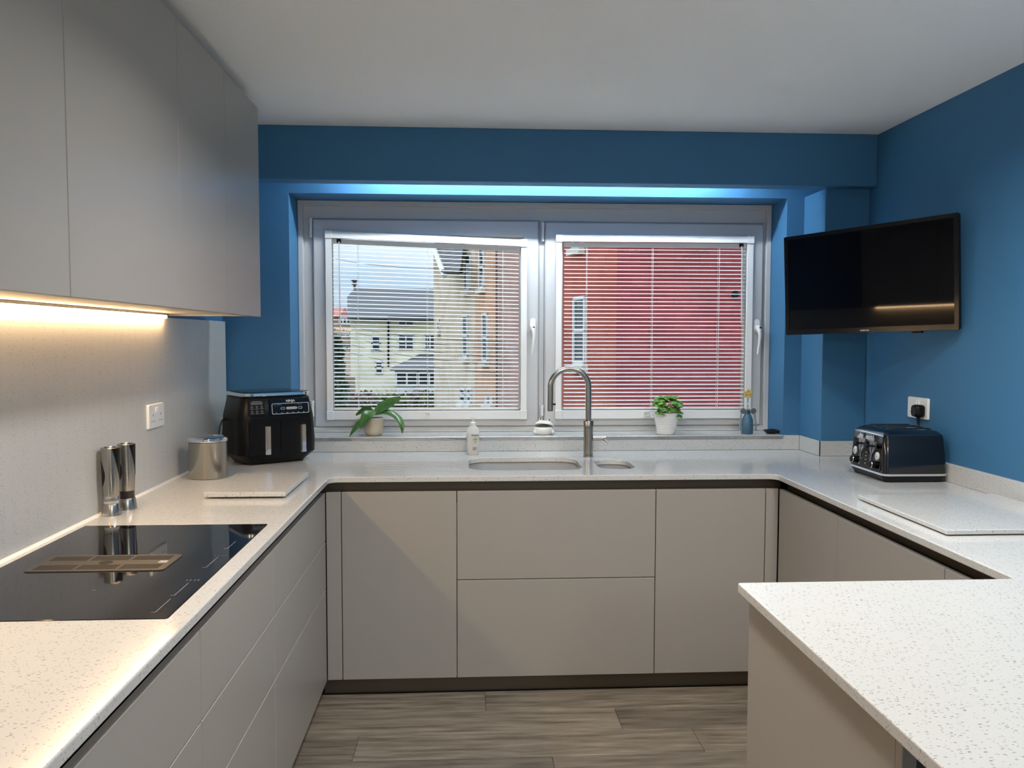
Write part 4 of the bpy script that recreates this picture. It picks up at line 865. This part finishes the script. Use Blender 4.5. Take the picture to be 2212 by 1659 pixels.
def fwin(t, px0, px1, py0, py1, off=0, rail=True, sill=True):
    a = fpt((px0+px1)/2, py0, off); b = fpt((px0+px1)/2, py1, off); w = (fpt(px1, 731, off)-fpt(px0, 731, off)).length; h = a.z-b.z
    M = Matrix(((fd.x, -fe.x, 0, b.x), (fd.y, -fe.y, 0, b.y), (0, 0, 1, b.z), (0, 0, 0, 1)))
    f_ = MB(); k = .09
    for (x0, x1, z0, z1) in ((-w/2, -w/2+k, 0, h), (w/2-k, w/2, 0, h), (-w/2, w/2, 0, k), (-w/2, w/2, h-k, h))+(((-w/2, w/2, h*.48, h*.48+.08),) if rail else ()): f_.box(x0, x1, -.02, .06, z0, z1, m=M)
    fo = f_.done('window_frame', M_white, t, True)
    for z0, z1 in ((k, h*.48), (h*.48+.08, h-k)): MB().box(-w/2+k, w/2-k, -.01, .02, z0, z1, m=M).done('pane', M_pane_d, fo, True)
    if sill: MB().box(-w/2-.1, w/2+.1, -.02, .16, -.16, 0, m=M).done('window_sill', mat('stone_sill', (.62, .56, .50), .8), fo, True)
tb = block('tenement', 937, 1026, 9.5, M_tan, 'tan sandstone tenement with slate roof wing seen through the left blind', .02)
fwin(tb, 1004, 1017, 548, 628, .02); fwin(tb, 1001, 1012, 680, 772, .02); fwin(tb, 994, 1006, 838, 872, .02); fwin(tb, 946, 951, 690, 715, .02, False)
fwin(tb, 1010, 1019, 838, 872, .02)
# slate roofed wing with white barge board in front of the tan wall
w0, w1 = fpt(938, 731, .8), fpt(962, 731, .8)
rz0 = fpt(955, 588, .8).z; rp = [(fpt(958, 588, .9), fpt(993, 588, .9)), (fpt(936, 518, .05), fpt(1003, 518, .05))]
a0, a1 = rp[0]; b0, b1 = rp[1]; rf = MB()
dn = Vector((0, 0, -.12)); rf.loft([[tuple(a0), tuple(a1), tuple(b1), tuple(b0)], [tuple(a0+dn), tuple(a1+dn), tuple(b1+dn), tuple(b0+dn)]]); ro = rf.done('slate_roof', M_slate, tb, True)
bb = MB(); s0, s1 = fpt(961, 594, 1.0), fpt(931, 518, .2); bb.tube([tuple(s0), tuple(s1)], .13, 4); bb.done('barge_board', M_white, ro, True)
gt = MB(); gt.tube([tuple(fpt(956, 586, 1.0)), tuple(fpt(996, 586, 1.0))], .08, 8); gt.done('gutter', M_black, ro, True)
sb_ = block('tenement', 1026, 1071, 9.8, M_salm, 'salmon orange tenement between the tan and pink ones', .05)
fwin(sb_, 1036, 1047, 530, 624, .05); fwin(sb_, 1043, 1055, 676, 782, .05); fwin(sb_, 1049, 1056, 856, 873, .05)
fwin(sb_, 1060, 1067, 856, 873, .05)
pb_ = block('tenement', 1071, 1186, 10, M_pink, 'muted pink tenement wall at the right edge of the left pane', .0)
MB().tube([tuple(fpt(1072, 500, .12)), tuple(fpt(1073, 900, .12))], .035, 8).done('drainpipe', mat('brown_pipe', (.16, .09, .07), .6), pb_, True)
rb = thing('red_building', (pB_.x, pB_.y, GZ), 'dark red painted brick building filling the right pane', 'building')
a = fpt(1186, 731, .03); b = fpt(1310, 731, .03)
MB().prism([(a.x, a.y), (b.x, b.y), (b.x+fe.x*.25, b.y+fe.y*.25), (a.x+fe.x*.25, a.y+fe.y*.25)], 'z', GZ, 10).done('side_wall', M_redA, rb, True)
q = b+fe*.0-fd*.03; MB().prism([(q.x+fe.x*.004, q.y+fe.y*.004), (q.x+fe.x*11, q.y+fe.y*11), (q.x+fe.x*11-fd.x*6, q.y+fe.y*11-fd.y*6), (q.x+fe.x*.26-fd.x*6, q.y+fe.y*.26-fd.y*6), (q.x+fe.x*.26-fd.x*.2, q.y+fe.y*.26-fd.y*.2), (q.x+fe.x*.004-fd.x*.0, q.y+fe.y*.004-fd.y*.0)], 'z', GZ, 10).done('gable_wall', M_red, rb, True)
fwin(rb, 1240, 1266, 640, 788, .04); fwin(rb, 1238, 1259, 430, 536, .04)
vp = at(1587, 636, 'y', 20); tq = (q-Vector((0, 0, CZ))).dot(fd)/(vp-Vector((0, 0, CZ))).dot(fd); vv = Vector((0, 0, CZ))+(vp-Vector((0, 0, CZ)))*tq
MB().tube([tuple(vv+fd*.0), tuple(vv+fd*.05)], .09, 14).done('air_vent', M_black, rb, True)

# cream house
ch = thing('cream_house', (-5, 60, GZ), 'cream rendered house with grey slate roof beyond the garden', 'house'); Y = 60
def W_(px, py, yy=Y): return at(px, py, 'y', yy)
x0, x1, ze = W_(757, 731).x, W_(975, 731).x, W_(850, 688).z
B(x0, x1, Y, Y+8, GZ, ze).done('wall', M_cream, ch, True)
el, er = W_(750, 686, Y-.5), W_(975, 688, Y-.5); ml, rl, rrg = W_(750, 641, Y+2.4), W_(767, 622, Y+4), W_(975, 624, Y+4)
rf = MB(); tp = [tuple(el), tuple(er), tuple(rrg), tuple(rl), tuple(ml)]; rf.loft([tp, [(p[0], p[1], p[2]-.22) for p in tp]]); ro = rf.done('roof', M_slate, ch, True)
MB().prism([(el.y+.5, ze), (ml.y, ml.z-.25), (Y+5.6, ml.z-.25), (Y+8, ze)], 'x', x0+.02, x0+.25).done('gable', M_cream, ch, True)
hp = [tuple(ml), tuple(rl), (ml.x, 2*rl.y-ml.y, ml.z)]; MB().loft([hp, [(p[0], p[1], p[2]-.2) for p in hp]]).done('half_hip', M_slate, ro, True)
bk = [tuple(rl), tuple(rrg), (er.x, Y+8.5, er.z), (el.x, Y+8.5, el.z), (ml.x, 2*rl.y-ml.y, ml.z)]; MB().loft([bk, [(p[0], p[1], p[2]-.2) for p in bk]]).done('rear_slope', M_slate, ro, True)
f0 = W_(766, 622, Y+4); MB().lathe([(.10, 0), (.10, .25), (.22, .3), (.22, .4), (.10, .45), (.26, .62), (.26, .7)], 10, (f0.x, f0.y, f0.z-.05)).done('finial', mat('terracotta_dark', (.10, .06, .06), .8), ro, True)
MB().tube([tuple(W_(757, 689, Y-.55)), tuple(W_(838, 690, Y-.55))], .10, 8).done('gutter', M_black, ro, True)
B(W_(835, 0).x, W_(921, 0).x, Y-1.0, Y-.3, W_(880, 692).z, W_(880, 683).z).done('dormer_eave', M_slate, ro, True)
MB().tube([tuple(W_(839, 693, Y-.12)), tuple(W_(839, 792, Y-.12))], .07, 8).done('downpipe', M_black, ch, True)
def hwin(par, r4, yy, cols=2, rows=2, k=.09):
    a, b = W_(r4[0], r4[2], yy), W_(r4[1], r4[3], yy); xa_, xb_, za, zb_ = a.x, b.x, b.z, a.z; f_ = MB()
    for i in range(cols+1): xx = xa_+(xb_-xa_)*i/cols; f_.box(xx-k/2, xx+k/2, yy-.10, yy-.01, za, zb_)
    for j in range(rows+1): zz = za+(zb_-za)*j/rows; f_.box(xa_-k/2, xb_+k/2, yy-.10, yy-.01, zz-k/2, zz+k/2)
    fo = f_.done('window_frame', M_white, par, True)
    for i in range(cols):
        for j in range(rows): B(xa_+(xb_-xa_)*i/cols+k/2, xa_+(xb_-xa_)*(i+1)/cols-k/2, yy-.07, yy-.01, za+(zb_-za)*j/rows+k/2, za+(zb_-za)*(j+1)/rows-k/2).done('pane', M_pane_d, fo, True)
for r4, c_, r_ in (((861, 893, 689, 703), 2, 1), ((861, 893, 723, 754), 2, 2), ((804, 821, 726, 758), 1, 2), ((918, 940, 723, 754), 2, 2), ((812, 826, 782, 806), 1, 2)): hwin(ch, r4, Y, c_, r_)
cons = thing('conservatory', (W_(893, 0, 57).x, 56.5, GZ), 'white conservatory with hipped slate roof against the cream house', 'conservatory'); Y2 = 56
B(W_(848, 0, Y2).x, W_(975, 0, Y2).x, Y2, Y-.01, GZ, W_(900, 795, Y2).z).done('wall', M_white, cons, True)
ct = [tuple(W_(842, 796, Y2-.3)), tuple(W_(975, 796, Y2-.3)), tuple(W_(975, 765, Y-.1)), tuple(W_(906, 765, Y-.1))]; MB().loft([ct, [(p[0], p[1], p[2]-.15) for p in ct]]).done('roof', M_slate, cons, True)
hwin(cons, (856, 902, 803, 832), Y2, 2, 1, .12); hwin(cons, (904, 950, 803, 832), Y2, 2, 1, .12)
ax = thing('garden_annex', (W_(744, 0, 63).x, 63, GZ), 'low pinkish rendered annex left of the cream house', 'building')
B(W_(730, 0, 63).x, W_(759, 0, 63).x, 63, 68, GZ, W_(745, 746, 63).z).done('wall', mat('pink_render', (.62, .45, .34), .9), ax, True)
B(W_(727, 0, 63).x, W_(760, 0, 63).x, 62.8, 68, W_(745, 746, 63).z, W_(745, 741, 63).z).done('roof_edge', M_slate, ax, True); hwin(ax, (746, 754, 748, 756), 63, 1, 1, .08)
dh = thing('distant_house', (W_(736, 0, 95).x, 95, GZ), 'distant brown brick house at the left edge of the window', 'house')
B(W_(690, 0, 95).x, W_(758, 0, 95).x, 95, 103, GZ, W_(736, 684, 95).z).done('wall', mat('brown_brick', (.36, .22, .15), .9), dh, True)
MB().prism([(94.6, W_(736, 684, 95).z), (99, W_(736, 660, 95).z), (103.4, W_(736, 684, 95).z)], 'x', W_(690, 0, 95).x, W_(728, 0, 95).x).done('roof', mat('red_tile', (.36, .13, .10), .9), dh, True)
hwin(dh, (733, 757, 687, 699), 95, 3, 1, .14); hwin(dh, (728, 756, 722, 728), 95, 3, 1, .12)
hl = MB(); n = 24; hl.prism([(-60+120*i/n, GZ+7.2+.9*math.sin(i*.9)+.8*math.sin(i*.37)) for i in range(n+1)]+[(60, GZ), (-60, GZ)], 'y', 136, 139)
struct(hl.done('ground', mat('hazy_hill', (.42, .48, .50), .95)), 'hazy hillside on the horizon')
# greenery
def leafy(name, c, r, nleaf, m, label, cat, seed, kind='blob', size=.25):
    rn = random.Random(seed); t = thing(name, (c[0], c[1], GZ), label, cat); mb = MB(); H_ = c[2]-GZ
    for i in range(nleaf):
        if kind == 'cone':
            hh = rn.random()**1.3; a = rn.uniform(0, 2*PI); rad = r[0]*(1-hh)*rn.uniform(.5, 1.05); p = Vector((rad*math.cos(a), rad*math.sin(a), .3+hh*r[2]))
        else:
            dv = Vector((rn.gauss(0, 1), rn.gauss(0, 1), rn.gauss(0, 1))).normalized()*rn.uniform(.6, 1.0); p = Vector((dv.x*r[0], dv.y*r[1], H_+dv.z*r[2]))
        q1 = Vector((rn.uniform(-1, 1), rn.uniform(-1, 1), rn.uniform(-1, 1)))*size; q2 = Vector((rn.uniform(-1, 1), rn.uniform(-1, 1), rn.uniform(-1, 1)))*size
        mb.faces([tuple(p), tuple(p+q1), tuple(p+q1+q2), tuple(p+q2)], [(0, 1, 2, 3)])
    o = mb.done('foliage', m, t); o['kind'] = 'stuff'
    MB().tube([(0, 0, 0), (.02, 0, max(H_, .5) if kind != 'cone' else r[2]*.8)], [.12, .03], 8).done('trunk', mat('bark', (.09, .07, .05), .95), t)
    return t
M_con = mat('conifer_green', (.035, .07, .035), .9); M_shr = mat('shrub_green', (.12, .13, .05), .9); M_brn = mat('bare_hedge_brown', (.15, .105, .08), .95)
p = W_(722, 0, 50); leafy('conifer_tree', (p.x, 50, 0), (.75, .75, W_(722, 742, 50).z-GZ), 1400, M_con, 'dark green conifer at the left edge of the window', 'tree', 1, 'cone', .22)
for i, (px, py, yy, rx, rz_, m, lb) in enumerate(((735, 866, 44, .7, .5, M_con, 'dark green shrub at the foot of the conifer'), (790, 868, 43, .95, .45, M_brn, 'brown leafless hedge below the cream house'), (850, 870, 40, .85, .40, M_shr, 'yellowish green shrub before the conservatory'), (905, 864, 44.5, .8, .45, M_brn, 'brown shrub right below the conservatory windows'), (930, 868, 40, .5, .35, M_shr, 'small green shrub beside the tan tenement'))):
    p = W_(px, py, yy); leafy('garden_shrub', (p.x, yy, p.z), (rx, .8, rz_), 700, m, lb, 'shrub', 20+i, 'blob', .16)
bs = thing('bare_shrub', (W_(862, 0, 49).x, 49, GZ), 'bare twiggy shrub in front of the conservatory', 'shrub'); rn = random.Random(5); tw = MB()
for i in range(70):
    a = rn.uniform(-1.3, 1.3); L = rn.uniform(1.2, 2.6); p0 = Vector((rn.uniform(-.5, .5), rn.uniform(-.4, .4), 0)); p1 = p0+Vector((math.sin(a)*L*.5, rn.uniform(-.3, .3), math.cos(a)*L*.6+.2)); p2 = p0+Vector((math.sin(a)*L, rn.uniform(-.5, .5), math.cos(a)*L*.85+.3))
    tw.tube([tuple(p0), tuple(p1), tuple(p2)], [.02, .013, .006], 4)
o = tw.done('twigs', mat('twig_grey', (.20, .17, .13), .95), bs); o['kind'] = 'stuff'
fnc = thing('picket_fence', (W_(748, 0, 57).x, 57, GZ), 'brown picket fence beside the conifer', 'fence'); fx0, fx1 = W_(728, 0, 57).x, W_(760, 0, 57).x; fz = W_(748, 815, 57).z
pk_ = MB()
for i in range(15):
    xx = fx0+(fx1-fx0)*(i+.5)/15; pk_.box(xx-.025, xx+.025, 57, 57.03, GZ, fz)
o = pk_.done('pickets', mat('fence_brown', (.22, .14, .10), .9), fnc, True); o['kind'] = 'stuff'
for zz in (GZ+.4, fz-.2): B(fx0, fx1, 57.03, 57.07, zz, zz+.08).done('rail', mat('fence_brown', (.22, .14, .10), .9), fnc, True)
# overhead cables
for i, (ya, yb_) in enumerate(((553, 578), (690, 738), (700, 752), (712, 772), (727, 788), (745, 806))):
    A_, B_ = at(700, ya, 'y', 55), fpt(1090, yb_, .1); pts = []
    for k in range(13): u_ = k/12; q_ = A_.lerp(B_, u_); q_.z -= 1.2*(u_*(1-u_)); pts.append(tuple(q_))
    o = MB().tube(pts, .013, 5).done('overhead_cable', M_rubber)
    tag(o, ('lone dark overhead cable crossing the pale sky', 'thin cable highest over the cream house front', 'thin cable second highest over the cream house front', 'thin cable in the middle over the cream house front', 'thin cable second lowest over the cream house front', 'thin cable lowest over the cream house front')[i], 'cable', 'overhead cables' )
